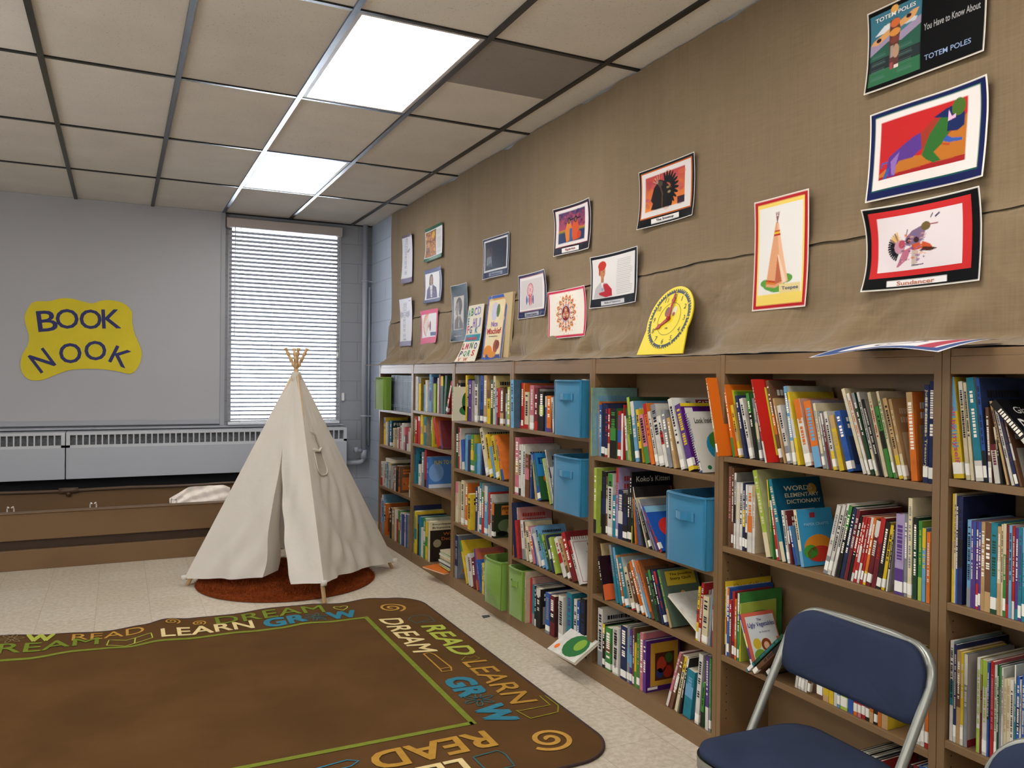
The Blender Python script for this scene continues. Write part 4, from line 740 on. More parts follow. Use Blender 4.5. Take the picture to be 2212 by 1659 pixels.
c.poly([(.14,.88),(.16,.6),(.3,.5),(.55,.5),(.7,.58),(.76,.88)],'#5d5a78'); c.poly([(.34,.5),(.5,.5),(.46,.85),(.38,.85)],'#cfcdd4'); c.ell(.41,.33,.11,.17,'#4a3a3a'); c.ell(.42,.35,.075,.13,'#9c8378'); c.rect(.3,.3,.34,.62,'#463838'); c.rect(.49,.3,.53,.62,'#463838'); c.line([(.39,.33),(.39,.34)],.02,'#33282a'); c.line([(.45,.33),(.45,.34)],.02,'#33282a'); c.line([(.39,.42),(.45,.42)],.01,'#6a4a44'); c.cloud(.2,.6,.7,.86,['#7d7896','#8c7a70'],30,6,.04,.5)
poster(6.485,6.08,2.096,2.376,c,'grey blue portrait poster of a long haired person in a dark coat',seed=4)
c=Canvas(90,66,'#d9d6da'); c.rect(0,0,1,1,'#c9607f'); c.rect(.07,.13,.93,.82,'#dfe0e6')
c.poly([(.2+.0,.45)]+[(.42-.26*math.cos(t),.46-.34*math.sin(t)) for t in [x*.1 for x in range(-13,20)]],'#dcb697')
for k in range(20):
    t=-1.2+k*.15; c.poly([(.42-.24*math.cos(t-.05),.46-.31*math.sin(t-.05)),(.42-.31*math.cos(t),.46-.38*math.sin(t)),(.42-.24*math.cos(t+.05),.46-.31*math.sin(t+.05))],'#c04a52'); c.line([(.55,.5),(.42-.25*math.cos(t),.46-.32*math.sin(t))],.007,'#c98f74')
c.ell(.6,.5,.05,.15,'#b9685a'); c.ell(.6,.5,.03,.1,'#5c6a94'); c.rect(.6,.68,.93,.79,'#4b5576')
poster(6.525,6.14,1.755,2.036,c,'pink bordered poster of a feather headdress',seed=5)
c=Canvas(64,96,'#15202a'); c.rect(0,0,1,1,'#c9ccd0'); c.rect(.015,.01,.985,.99,'#111c25'); c.grad(.05,.02,.9,.16,'#16303c','#101a22'); c.rect(.16,.21,.80,.79,'#c3bfba')
c.poly([(.2,.78),(.24,.62),(.4,.55),(.6,.56),(.76,.7),(.78,.78)],'#6f6b6b'); c.ell(.5,.38,.2,.15,'#4c4949'); c.poly([(.3,.34),(.24,.44),(.3,.45),(.3,.52),(.45,.56),(.55,.45),(.5,.3)],'#8d8885'); c.line([(.32,.39),(.36,.39)],.012,'#3a3737'); c.line([(.5,.48),(.52,.62),(.5,.74)],.03,'#dedbd6'); c.ell(.58,.49,.07,.05,'#2c2a2a'); 
for k in range(9): c.line([(.28+k*.05,.76),(.4+k*.02,.57)],.006,'#454242')
for k in range(8): c.line([(.38+k*.04,.27+abs(k-4)*.006),(.46+k*.025,.42)],.005,'#757170')
poster(5.83,5.52,1.748,2.183,c,'tall black poster with a grey profile drawing of a braided person',[('Legendary',.22,.70,.885,.92,'#c8ccd0')],seed=6)
c=Canvas(96,70,'#d0d2d8'); c.rect(.012,.012,.988,.988,'#1f2540'); c.rect(.05,.06,.95,.84,'#d6d7dc'); c.rect(.09,.10,.91,.80,'#1b1f30'); c.cloud(.16,.25,.36,.5,['#4b4246','#5c4c4a','#3a3844'],60,7,.05,.6)
for k in range(10): c.line([(.17+k*.02,.48),(.16+k*.024+.01*math.sin(k*2),.68+.05*math.sin(k*3))],.012,'#9da3b0' if k%2 else '#c5c9d2')
c.rect(.25,.875,.78,.96,'#8f93a6')
poster(5.26,4.845,2.172,2.455,c,'dark navy poster with a faint pale feathered head',[('Believe',.33,.70,.895,.945,'#2b3050')],seed=7)
c=Canvas(96,70,'#d8d6d8'); c.rect(.012,.012,.988,.988,'#1f2447'); c.rect(.05,.065,.95,.85,'#8a2d44'); c.rect(.062,.08,.938,.835,'#e2dede'); c.rect(.1,.14,.88,.80,'#cfc9c9'); c.ring(.46,.38,.13,.15,'#b8525e'); c.ell(.46,.38,.09,.13,'#d3909a')
for k in range(8):
    t=k*PI/4; c.line([(.46+.09*math.cos(t),.38+.13*math.sin(t)),(.46+.09*math.cos(t+2.3),.38+.13*math.sin(t+2.3))],.008,'#e6dcda')
for x,cc,vv in ((.33,'#3c4a94',.7),(.38,'#7f88b8',.66),(.44,'#b8434e',.74),(.5,'#c05a5c',.72),(.56,'#39407c',.7)): c.ell(x,.6,.022,vv-.6,cc); c.line([(x,.48),(x,.6)],.01,cc)
c.rect(.25,.88,.75,.965,'#a9aab4')
poster(4.665,4.29,1.855,2.137,c,'white and navy poster of a red and blue dreamcatcher',[('Dream Catcher',.30,.70,.90,.95,'#2a3052')],seed=8)
c=Canvas(112,76,'#c93a55'); c.rect(0,0,1,1,'#e0d8d6'); c.rect(.01,.012,.99,.988,'#c43450'); c.rect(.045,.06,.955,.94,'#ebe3d8')
def petals(n,r0,r1,w,col,ph=0,al=1):
    for k in range(n):
        t=2*PI*k/n+ph; A=c.asp
        P=lambda r,t:(.5+r*math.cos(t)/A,.5+r*math.sin(t))
        c.poly([P(r0,t-w*.6),P((r0+r1)*.52,t-w),P(r1*.93,t-w*.5),P(r1,t),P(r1*.93,t+w*.5),P((r0+r1)*.52,t+w),P(r0,t+w*.6)],col,al)
petals(16,.2,.40,.19,'#dca56a'); petals(16,.2,.37,.16,'#b9503f'); petals(16,.2,.34,.13,'#e7b878')
petals(12,.16,.29,.2,'#e9dccb'); petals(12,.18,.27,.12,'#c9683f'); 
for k in range(16):
    t=2*PI*k/16; c.ell(.5+.285*math.cos(t)/c.asp,.5+.285*math.sin(t),.026/c.asp,.036,'#ecdcc4',t+PI/2); c.ell(.5+.283*math.cos(t)/c.asp,.5+.283*math.sin(t),.017/c.asp,.026,'#252a44',t+PI/2); c.ell(.5+.425*math.cos(t+.2)/c.asp,.5+.425*math.sin(t+.2),.009/c.asp,.009,'#b9604a')
c.ring(.5,.5,.165,.185,'#8d93ad'); c.ell(.5,.5,.155/c.asp,.155,'#7c2634')
for k in range(3):
    t=-PI/2+k*2*PI/3; x,y=.5+.07*math.cos(t)/c.asp,.5+.07*math.sin(t); c.ell(x,y,.055/c.asp,.055,'#dba06c'); c.ell(x,y,.035/c.asp,.04,'#8a2d38'); c.ell(x,y,.018/c.asp,.022,'#efe0cc')
poster(4.26,3.822,1.71,1.993,c,'white poster with pink border and a round orange mandala flower',seed=9)
c=Canvas(104,72,'#d6d2d2'); c.rect(.012,.012,.988,.988,'#1c1b26'); c.rect(.05,.06,.95,.845,'#7c2a34'); c.rect(.06,.07,.94,.835,'#ddd6d4'); c.rect(.14,.13,.86,.77,'#4a3358'); c.grad(.14,.13,.86,.5,'#3b3560','#a5445c'); c.cloud(.15,.15,.85,.46,['#6b2f4e','#b0485a','#2f2a4e','#8f3c56'],60,10,.05,.7); c.grad(.14,.5,.86,.56,'#c9802f','#4d6a3a'); c.rect(.14,.56,.86,.77,'#2c3a5e')
for x0,cc in ((.42,'#d07a35'),(.60,'#c9552f')):
    c.poly([(x0-.03,.36),(x0+.06,.34),(x0+.12,.5),(x0+.1,.74),(x0-.04,.76),(x0-.08,.55)],cc); c.ell(x0+.02,.33,.04,.07,'#1b1820'); c.line([(x0,.33),(x0+.14,.31)],.03,'#1b1820'); c.ell(x0+.02,.34,.02,.04,'#8a5a48')
c.rect(.47,.5,.54,.76,'#3a5a94'); c.ell(.72,.66,.05,.08,'#b8442c'); c.line([(.2,.5),(.2,.74)],.012,'#54683a'); c.rect(.25,.875,.72,.965,'#e6e4e2')
poster(4.22,3.81,2.20,2.48,c,'framed poster titled Spirits with two robed figures under a purple sky',[('Spirits',.35,.63,.893,.95,'#8a2430',.02)],seed=10)
c=Canvas(112,76,'#d4d4d4'); c.rect(.012,.012,.988,.988,'#16181d'); c.rect(.05,.065,.95,.83,'#dedbda')
c.poly([(.08,.82),(.12,.62),(.24,.52),(.38,.55),(.47,.66),(.5,.82)],'#b8b4b8'); c.poly([(.3,.56),(.4,.56),(.5,.68),(.5,.8),(.36,.82),(.22,.76),(.2,.72),(.34,.7)],'#b3303a'); c.poly([(.24,.5),(.33,.5),(.29,.64)],'#e4e0de'); c.rect(.255,.40,.32,.53,'#b0785a'); c.ell(.29,.34,.06,.11,'#b98058'); c.ell(.27,.21,.09,.09,'#c03a30'); c.poly([(.19,.22),(.24,.16),(.23,.4),(.2,.38)],'#b5452f'); c.line([(.3,.33),(.32,.33)],.012,'#3a2420'); c.line([(.3,.4),(.33,.4)],.008,'#7a3a34'); c.ell(.29,.66,.03,.03,'#9aa0b4'); c.textlines(.60,.14,.92,.80,20,'#8c8c90'); c.rect(.25,.885,.75,.965,'#cfcfd4')
poster(3.778,3.335,1.86,2.14,c,'black framed poster of a person with a red crest and red cloak beside text',[('Battle of Tippecanoe',.33,.67,.905,.945,'#3c4250')],seed=11)
c=Canvas(120,82,'#d8d4d0'); c.rect(.01,.012,.99,.988,'#141518'); c.rect(.04,.055,.96,.85,'#d9742f'); c.rect(.05,.068,.95,.838,'#b34a24'); c.rect(.057,.076,.943,.83,'#dcd6d4'); c.grad(.13,.15,.84,.74,'#b8434a','#e0853a'); c.cloud(.14,.16,.83,.73,['#c0504c','#d8763a','#98384a','#a8406a'],50,12,.08,.35)
c.poly([(.40,.25),(.30,.36),(.24,.56),(.28,.62),(.24,.72),(.36,.74),(.62,.74),(.66,.58),(.6,.42),(.5,.3)],'#1f1a1c')
for k in range(13):
    t=-1.9+k*.28; c.ell(.54+.16*math.cos(t)/1.2,.44+.2*math.sin(t),.1/1.4,.028,'#17161a',math.atan2(math.sin(t),math.cos(t)))
for k in range(9):
    t=-2.9+k*.2; c.line([(.38,.32),(.38+.11*math.cos(t),.32+.16*math.sin(t))],.007,'#c9b8a0' if k%2 else '#3a2c2c')
c.line([(.38,.26),(.46,.5),(.45,.72)],.03,'#5a3f2c'); c.ell(.56,.42,.03,.02,'#8a7a4a'); c.ell(.58,.5,.028,.02,'#9a8a5a'); c.ell(.42,.33,.04,.05,'#4a4236'); c.rect(.72,.62,.84,.74,'#3a2838'); c.rect(.25,.877,.75,.955,'#e8e6e4')
poster(3.346,2.914,2.222,2.509,c,'orange and black poster titled The Sneakup with a feathered dancer',[('The Sneakup',.34,.66,.892,.945,'#26262a',.02)],seed=12)
c=Canvas(84,126,'#e6dcd2'); c.rect(.02,.012,.98,.99,'#b3272d'); c.rect(.07,.045,.93,.955,'#e9cf6a'); c.rect(.1,.08,.9,.86,'#e5e2de')
c.ell(.40,.78,.2,.055,'#5c9a44'); c.ell(.62,.735,.12,.04,'#5c9a44'); c.ell(.25,.76,.1,.035,'#5c9a44'); c.ell(.45,.82,.14,.03,'#5c9a44')
c.poly([(.42,.23),(.47,.23),(.66,.76),(.42,.81),(.25,.79)],'#dba078'); c.poly([(.44,.23),(.47,.23),(.66,.76),(.55,.78)],'#e6b592'); c.poly([(.47,.53),(.42,.78),(.55,.76)],'#b8684a'); c.poly([(.47,.52),(.49,.52),(.63,.76),(.57,.775)],'#ead0b8')
c.rect(.40,.30,.50,.315,'#b3302a'); c.rect(.395,.315,.505,.335,'#dfb332'); c.rect(.39,.335,.51,.35,'#b3302a'); c.poly([(.255,.745),(.43,.765),(.425,.785),(.25,.765)],'#cf7a2e'); c.poly([(.262,.73),(.43,.75),(.43,.765),(.257,.745)],'#b3402a'); 
for d in (-.03,-.01,.015,.035): c.line([(.445,.235),(.445+d,.14)],.007,'#8a5a5a')
c.rect(.5,.78,.88,.86,'#e0cc92')
poster(2.516,2.226,1.757,2.20,c,'tall poster of an orange teepee with red and yellow border',[('Teepee',.55,.85,.805,.845,'#5c6a7e')],seed=13)
c=Canvas(150,100,'#e4dcd0'); c.rect(.01,.015,.99,.985,'#0f0f10'); c.rect(.03,.07,.49,.93,'#3f7284'); c.poly([(.03,.42),(.12,.36),(.3,.4),(.49,.3),(.49,.6),(.03,.62)],'#9a8ba6'); c.poly([(.03,.55),(.2,.45),(.32,.5),(.49,.4),(.49,.93),(.03,.93)],'#2f5a4a'); c.rect(.03,.62,.49,.76,'#2c3436'); c.rect(.03,.76,.49,.93,'#356a4a'); c.poly([(.07,.33),(.16,.24),(.24,.23),(.22,.33)],'#d3d6d8'); c.poly([(.33,.33),(.4,.27),(.46,.3),(.44,.34)],'#c3c8cc')
for k in range(8): c.textlines(.05+.24*(k%2),.55+.09*(k//2),.2+.24*(k%2),.6+.09*(k//2),3,'#5f7c74')
c.poly([(.25,.28),(.06,.38),(.03,.42),(.1,.44),(.25,.36)],'#d29a62'); c.poly([(.27,.28),(.42,.20),(.47,.20),(.44,.28),(.27,.36)],'#d29a62'); c.ell(.11,.39,.025,.025,'#2a2026'); c.ell(.38,.25,.025,.025,'#2a2026')
c.poly([(.21,.22),(.28,.20),(.31,.34),(.3,.5),(.3,.78),(.22,.80),(.21,.5)],'#5c3a34'); c.ell(.26,.26,.045,.05,'#c9683a'); c.ell(.26,.37,.05,.045,'#d08a42'); c.ell(.26,.46,.04,.04,'#7a4038'); c.rect(.225,.52,.25,.66,'#9a8f86'); c.ell(.275,.6,.03,.08,'#b08a72'); c.rect(.225,.72,.25,.8,'#9c4a50'); c.rect(.26,.76,.3,.8,'#d8c8be'); c.ell(.25,.09,.035,.05,'#d9a054')
poster(1.985,1.556,2.475,2.757,c,'black totem poles poster cut off by the top of the photo',[('TOTEM POLES',.08,.44,.12,.17,'#e6e4de'),('TOTEM POLES',.53,.90,.80,.86,'#8fa3c8'),('You Have to Know About',.52,.96,.44,.52,'#a9a9a9')],seed=14)
c=Canvas(150,104,'#e8e2d8'); c.rect(.012,.015,.988,.985,'#1b2350'); c.rect(.05,.06,.95,.90,'#245c50'); c.rect(.058,.07,.942,.885,'#e6dcd8'); c.rect(.11,.14,.85,.78,'#bf2a2c'); c.poly([(.11,.78),(.11,.72),(.3,.58),(.5,.62),(.62,.6),(.85,.3),(.85,.74),(.6,.72)],'#b9702c'); c.poly([(.11,.78),(.11,.75),(.85,.72),(.85,.78)],'#a0282a')
c.poly([(.18,.68),(.2,.55),(.3,.48),(.42,.40),(.48,.38),(.5,.55),(.42,.62),(.3,.62),(.24,.70),(.26,.77),(.2,.77),(.19,.7)],'#5a3a8a'); c.poly([(.22,.6),(.3,.52),(.27,.66),(.26,.76),(.23,.75)],'#8f6ab0'); c.poly([(.16,.74),(.19,.66),(.21,.68),(.18,.78),(.15,.78)],'#3a5aa4'); c.line([(.19,.60),(.14,.60),(.13,.64)],.02,'#3a5aa4')
c.poly([(.48,.38),(.58,.28),(.66,.26),(.62,.4),(.5,.58)],'#9c3a2c'); c.poly([(.5,.62),(.56,.42),(.64,.28),(.72,.3),(.74,.42),(.66,.56),(.6,.62),(.66,.72),(.6,.73),(.54,.68)],'#356a30'); c.poly([(.58,.26),(.68,.2),(.78,.18),(.83,.3),(.83,.42),(.78,.46),(.7,.44),(.7,.3)],'#1f2c5c'); c.ell(.78,.22,.055,.09,'#4a6a2a'); c.poly([(.70,.22),(.73,.3),(.76,.28),(.76,.32),(.7,.34)],'#e0b4d0'); c.poly([(.70,.48),(.74,.52),(.82,.54),(.82,.57),(.72,.56),(.67,.53)],'#3c5aa8'); c.line([(.67,.56),(.72,.58)],.02,'#b84a2c')
poster(1.972,1.545,2.096,2.40,c,'navy framed poster of a painted multicolour buffalo on red',seed=15)
c=Canvas(156,108,'#e8e4da'); c.rect(.01,.012,.99,.988,'#121314'); c.rect(.055,.065,.93,.85,'#c32f30'); c.rect(.125,.14,.86,.785,'#dcd2d4')
for k in range(15):
    t=2.0+k*.17; c.line([(.34,.50),(.34+.115*math.cos(t),.50+.17*math.sin(t))],.022,['#1c1c24','#2a2a34','#14141a'][k%3] if t<3.6 else ['#c9a46a','#8a6a5a','#d8b26a'][k%3])
c.ell(.33,.51,.05,.08,'#b88a9a'); c.ell(.35,.48,.03,.05,'#b04a5a'); c.poly([(.38,.42),(.44,.34),(.52,.30),(.56,.34),(.54,.46),(.46,.52),(.38,.5)],'#7a6480'); c.ell(.56,.31,.04,.05,'#6a5a34'); c.line([(.58,.3),(.66,.30)],.014,'#8a4a4a'); c.line([(.64,.22),(.67,.19)],.02,'#4a3a5a'); c.line([(.60,.22),(.615,.18)],.014,'#5a4a5a'); c.line([(.39,.38),(.40,.32)],.014,'#8a6a74')
c.ell(.41,.45,.022,.034,'#3a2a38'); c.ell(.48,.45,.024,.034,'#3a2428'); c.poly([(.44,.5),(.54,.48),(.6,.52),(.62,.56),(.52,.56),(.44,.58)],'#c0542f'); c.poly([(.54,.54),(.62,.56),(.66,.58),(.6,.6),(.52,.58)],'#4a2c24'); c.poly([(.36,.56),(.44,.52),(.40,.66),(.32,.74),(.30,.74)],'#b06a80'); c.poly([(.44,.56),(.5,.58),(.49,.72),(.44,.74)],'#b8a8a0'); c.line([(.44,.74),(.54,.735)],.012,'#4a3a54'); c.line([(.52,.5),(.56,.40)],.02,'#c8b0b4'); c.cloud(.32,.38,.56,.68,['#8a5a94','#c86a4a','#3a3450','#d8a48a','#5a6aa0'],60,16,.02,.8)
c.rect(.22,.895,.74,.965,'#e8e6e6')
poster(1.97,1.553,1.784,2.068,c,'red and black framed poster titled Sundancer with a feathered dancer',[('Sundancer',.31,.64,.905,.955,'#bd7a60',.02)],seed=16,curl=.012)
# poster fallen onto the shelf edge
c=Canvas(90,66,'#dedee4'); c.rect(.015,.02,.985,.98,'#3c5484'); c.rect(.16,.16,.92,.84,'#e6e2e2'); c.ring(.5,.5,.20,.24,'#3c4254'); c.ring(.5,.5,.1,.13,'#6a7288'); c.rect(.78,.2,.9,.86,'#b0485a')
o=c.sheet('poster',lambda u,v:(2.16-.28*v-.02*u*(1-v),1.795-.43*u+.05*(v-.5)*0,1.5935+.004*math.sin(u*PI)-.045*max(0,v-.12)**1.5*(1+.25*math.cos(u*5))),glossy)
tag(o,'blue edged poster lying loose, hanging over the top edge of the bookcase','poster','loose paper on the bookcase tops')
# ------------------------------------------------------------------ teaching clock
ck=thing('teaching_clock','yellow teaching clock with red hands leaning on the bookcase top','clock',(2.20,2.985,1.5905)); 
Mk=Matrix.Rotation(math.radians(19),4,'Y'); ck.rotation_euler=(0,math.radians(19),0)
R0=.160; zc=.172
out=[(-.172,0),(.172,0)]
# tangent lines from the base corners to the round head
def P_(t,r=R0): return (r*math.sin(t),zc+r*math.cos(t))
out+=[P_(t) for t in [x*PI/40*.01+0 for x in []]]
ang=[math.radians(d) for d in range(108,-109,-6)]
out+= [P_(t) for t in ang]
Y2=lambda x,z,off=0:(-off,-x,z)    # board faces -X, its right-hand side is -Y
MB().prism(out,0,.006,lambda x,z,t:(t,-x,z)).build('board',mat('clock_yellow','#e6cf16',.35),ck)
cm=mat('clock_print','#ffffff',.4,vcol=True); mb=MB(); nv=hx('#18323c'); yl_=hx('#e6cf16')
for k in range(60):
    a,b_=2*PI*k/60,2*PI*(k+1)/60; r0,r1=.128,.140
    mb.quad(Y2(*P_(a,r0),.001),Y2(*P_(b_,r0),.001),Y2(*P_(b_,r1),.001),Y2(*P_(a,r1),.001),nv)
    m_=(a+b_)/2; w_=.028
    mb.quad(Y2(*P_(m_-w_,r1),.001),Y2(*P_(m_+w_,r1),.001),Y2(*P_(m_+w_*.8,.147),.001),Y2(*P_(m_-w_*.8,.147),.001),nv)
for k in range(12):
    a=2*PI*k/12; x,z=P_(a,.134); mb.add([Y2(x+.0045*math.cos(q*PI/5),z+.0045*math.sin(q*PI/5),.0014) for q in range(10)],[tuple(range(10))],yl_)
    s=str(12 if k==0 else k); x,z=P_(a,.110); put_text(mb,s,lambda X,Z:Y2(x+X,z+Z,.0012),h=.024,col=hx('#26322c'),center=True)
for k in range(48):
    a,b_=2*PI*k/48,2*PI*(k+1)/48; mb.quad(Y2(*P_(a,.078),.001),Y2(*P_(b_,.078),.001),Y2(*P_(b_,.080),.001),Y2(*P_(a,.080),.001),hx('#4a4a20'))
put_text(mb,'Judy',lambda X,Z:Y2(.0+X,zc-.046+Z,.0012),h=.011,col=hx('#20202c'),center=True,bold=.02)
for s in (-1,1): mb.add([Y2(s*.026+.017*math.cos(q*PI/8),zc+.036+.024*math.sin(q*PI/8),.0012) for q in range(16)],[tuple(range(16))],hx('#6a4a30' if s<0 else '#d8d4b0')); mb.add([Y2(s*.026+.009*math.cos(q*PI/8),zc+.022+.010*math.sin(q*PI/8),.0016) for q in range(16)],[tuple(range(16))],hx('#8a3a2c'))
mb.build('dial_print',cm,ck)
red=mat('red_plastic','#a8232a',.35)
def hand(a,L_,w_,off,name):
    mb=MB(); d=(math.sin(a),math.cos(a)); n_=(d[1],-d[0])
    pts=[(-.012,-w_),(.2*L_,-w_),(.55*L_,-w_*.6),(.68*L_,-w_*1.6),(.74*L_,-w_*.9),(L_,0),(.74*L_,w_*.9),(.68*L_,w_*1.6),(.55*L_,w_*.6),(.2*L_,w_),(-.012,w_)]
    mb.prism([(p*d[0]+q*n_[0],p*d[1]+q*n_[1]) for p,q in pts],0,.003,lambda x,z,t:(-off-t,-x,zc+z)); mb.build(name,red,ck)
hand(math.radians(2),.132,.0075,.006,'minute_hand'); hand(math.radians(238),.098,.0085,.0025,'hour_hand')
MB().tube([(-.001,0,zc),(-.012,0,zc)],.008,12).build('hub',red,ck)
# ------------------------------------------------------------------ books standing on the bookcase top
def bigbook(name,yl,yr,xb,xt,z0,h,t,cv,label,texts,curl=0,backcol='#c9b48a'):
    T=thing(name,label,'book',(xb,(yl+yr)/2,z0),group='large books leaning on the bookcase top')
    W=(yl-yr); 
    def fn(u,v,off=0):
        k=1-v; x=(xt-xb)*k-off; z=h*k
        if curl: x-=curl*max(0,(v-.45)/.55)**2*(1-.5*u); 
        x-=.006*math.sin(PI*u)*k; return (x,W/2-W*u+(.035*curl/.08*max(0,v-.5)*2*(1-u) if curl else 0),z)
    o=cv.sheet('front_cover',fn,glossy,T)
    mb=MB(); n_=12
    for j in range(n_):
        for i in range(6):
            a=[fn(i/6,j/n_,-t),fn((i+1)/6,j/n_,-t),fn((i+1)/6,(j+1)/n_,-t),fn(i/6,(j+1)/n_,-t)]; mb.quad(*a)
        for u in (0,1): mb.quad(fn(u,j/n_,-.0004),fn(u,j/n_,-t+.0002),fn(u,(j+1)/n_,-t+.0002),fn(u,(j+1)/n_,-.0004))
    mb.quad(fn(0,0,-.0004),fn(1,0,-.0004),fn(1,0,-t),fn(0,0,-t)); mb.build('pages',mat('page_stock',backcol,.8),T)
    mb=MB()
    for s,u0,u1,v0,v1,c_ in texts: put_text(mb,s,lambda x,y:fn(u0+x,v1-y,.0018),w=(u1-u0),h=(v1-v0),bold=.02,col=hx(c_),sub=.3)
    mb.build('lettering',glossy,T)
c=Canvas(60,84,'#e3dccb'); c.rect(.03,.52,.97,.64,'#3f8fa0'); c.cloud(.05,.66,.95,.98,['#e8e0d0','#ddd2bc'],10,3,.05,.5)
cols=['#2f8a8a','#2f7a3a','#6a5ab0','#8f8fc8','#c0455a','#2a3a6a','#7a4aa0','#2f7aa0']
tx=[('A',.06,.2,.06,.2,cols[0]),('B',.26,.42,.05,.19,cols[1]),('C',.48,.64,.05,.19,cols[2]),('D',.68,.86,.04,.18,cols[3]),('E',.06,.18,.22,.34,cols[7]),('F',.08,.22,.36,.5,cols[4]),('G',.27,.42,.37,.5,cols[5]),('H',.46,.58,.24,.4,cols[6]),('I',.64,.68,.24,.4,cols[2]),('J',.76,.9,.24,.40,cols[3]),('K',.62,.78,.4,.5,cols[7]),('Animals',.1,.8,.55,.62,'#c02f4a'),('L',.06,.18,.67,.78,'#a02f3a'),('M',.24,.42,.67,.78,'#c05a6a'),('N',.5,.66,.66,.77,'#2f6a4a'),('O',.74,.9,.67,.78,'#2a3a6a'),('P',.08,.22,.81,.91,'#3a2f6a'),('Q',.28,.44,.81,.91,'#2f7a4a'),('R',.5,.64,.8,.9,'#2f8a6a'),('S',.72,.86,.8,.9,'#c0352f'),('V',.12,.26,.93,.99,'#c05a3a'),('W',.4,.6,.93,.99,'#c0452f')]
bigbook('alphabet_book',5.475,5.195,2.275,2.318,1.588,.412,.004,c,'large floppy alphabet picture book curling forward on the bookcase top',tx,curl=.06)
c=Canvas(60,84,'#3f5fa8'); c.rect(.07,.05,.93,.94,'#c98f4a'); c.rect(.10,.08,.9,.93,'#e6d6b0'); c.cloud(.12,.1,.88,.9,['#e9dcbc','#e0cda0'],30,5,.1,.4); c.ell(.45,.25,.16,.14,'#c8c6e0'); c.ell(.62,.24,.08,.1,'#54703a'); c.ell(.3,.86,.22,.1,'#d9862f'); c.ell(.66,.78,.12,.1,'#a04a34'); c.ell(.74,.76,.1,.07,'#7a3a2c'); c.rect(.2,.9,.9,.96,'#2b3a70'); c.ell(.5,.9,.2,.05,'#d08a3a')
bigbook('picture_book',5.13,4.81,2.268,2.322,1.588,.452,.006,c,'tall blue edged picture book titled Nice Mischief leaning on the burlap',[('Nice',.34,.66,.40,.48,'#8a6ac0'),('Mischief',.16,.86,.50,.59,'#b0302f'),('An Animal Story',.28,.72,.615,.64,'#3a3a50')])
o=MB().solidbox(0,.006,-.17,.17,0,.455).build('picture_book',mat('tan_board','#c2ab80',.7)); o.matrix_world=Matrix.Translation((2.285,4.905,1.5885))@Matrix.Rotation(math.radians(4.2),4,'Y'); tag(o,'plain tan hardcover book peeking out behind the blue edged picture book','book','large books leaning on the bookcase top')
MB().solidbox(.0065,.014,-.165,.165,.004,.450).build('pages',paper,o); MB().solidbox(.0145,.018,-.17,.17,0,.455).build('back_cover',MATS['tan_board'],o)
# ------------------------------------------------------------------ BOOK NOOK sign
YS=YB-.034
def catmull(p,n=8):
    r=[]
    for i in range(len(p)):
        a,b_,c_,d=[Vector(p[(i+k)%len(p)]) for k in (-1,0,1,2)]
        for j in range(n):
            t=j/n; r.append(tuple(.5*((2*b_)+(-a+c_)*t+(2*a-5*b_+4*c_-d)*t*t+(-a+3*b_-3*c_+d)*t**3)))
    return r
sg=[(-.745,1.975),(-.70,2.075),(-.655,2.103),(-.562,2.109),(-.463,2.14),(-.38,2.14),(-.232,2.107),(-.15,2.135),(-.071,2.143),(.03,2.12),(.10,2.05),(.105,1.95),(.125,1.85),(.165,1.75),(.187,1.67),(.175,1.58),(.14,1.51),(.087,1.473),(-.03,1.498),(-.194,1.515),(-.387,1.502),(-.51,1.455),(-.60,1.414),(-.689,1.407),(-.75,1.45),(-.775,1.53),(-.765,1.62),(-.72,1.72),(-.713,1.80),(-.735,1.88)]
S_=thing('wall_sign','yellow cut paper sign reading BOOK NOOK in blue letters on the grey wall','sign',(0,YS,0))
poly=catmull(sg); MB().prism(poly,0,.0015,lambda x,z,t:(x,-.002-t,z)).build('backing_paper',mat('yellow_paper','#e0cd2a',.75,noise=(5,.05),bump=(9,.25,.01)),S_)
let=mat('blue_paper','#33376f',.8,noise=(40,.10))
for ch,cx_,cz_,h_,w_,an in (('B',-.575,1.933,.180,.150,7),('O',-.420,1.958,.172,.175,0),('O',-.234,1.962,.172,.172,0),('K',-.068,1.972,.170,.150,3),('N',-.612,1.582,.178,.140,34),('O',-.393,1.652,.176,.172,2),('O',-.194,1.680,.172,.172,4),('K',.012,1.628,.160,.150,-24)):
    mb=MB(); a=math.radians(an); put_text(mb,ch,lambda x,y:(cx_+x*math.cos(a)-y*math.sin(a),-.0042,cz_+x*math.sin(a)+y*math.cos(a)),w=w_,h=h_,fat=.012,center=True,lift=(0,-.0003,0)); mb.build('letter',let,S_)
# ------------------------------------------------------------------ teepee tent
canvas_m=mat('cotton_canvas','#ebe6dc',.9,bump=(7,.5,.02))
b=canvas_m.node_tree.nodes['Principled BSDF']; b.inputs['Subsurface Weight'].default_value=0
nt=canvas_m.node_tree; tr=nt.nodes.new('ShaderNodeBsdfTranslucent'); tr.inputs[0].default_value=(.80,.76,.68,1); ms=nt.nodes.new('ShaderNodeMixShader'); ms.inputs[0].default_value=.28
nt.links.new(b.outputs[0],ms.inputs[1]); nt.links.new(tr.outputs[0],ms.inputs[2]); nt.links.new(ms.outputs[0],nt.nodes['Material Output'].inputs[0])
TL_,TF_,TR_=Vector((.436,6.014,0)),Vector((1.205,5.185,0)),Vector((1.895,5.934,0)); TB_=TL_+TR_-TF_
AP=Vector((1.165,5.975,1.49)); te=thing('teepee_tent','white canvas play teepee with wooden poles standing on a rust round rug','tent',(1.165,5.975,0)); O_=Vector((1.165,5.975,0))
pole=mat('pine_wood','#cdaa7c',.5,noise=(14,.12))
tips={}
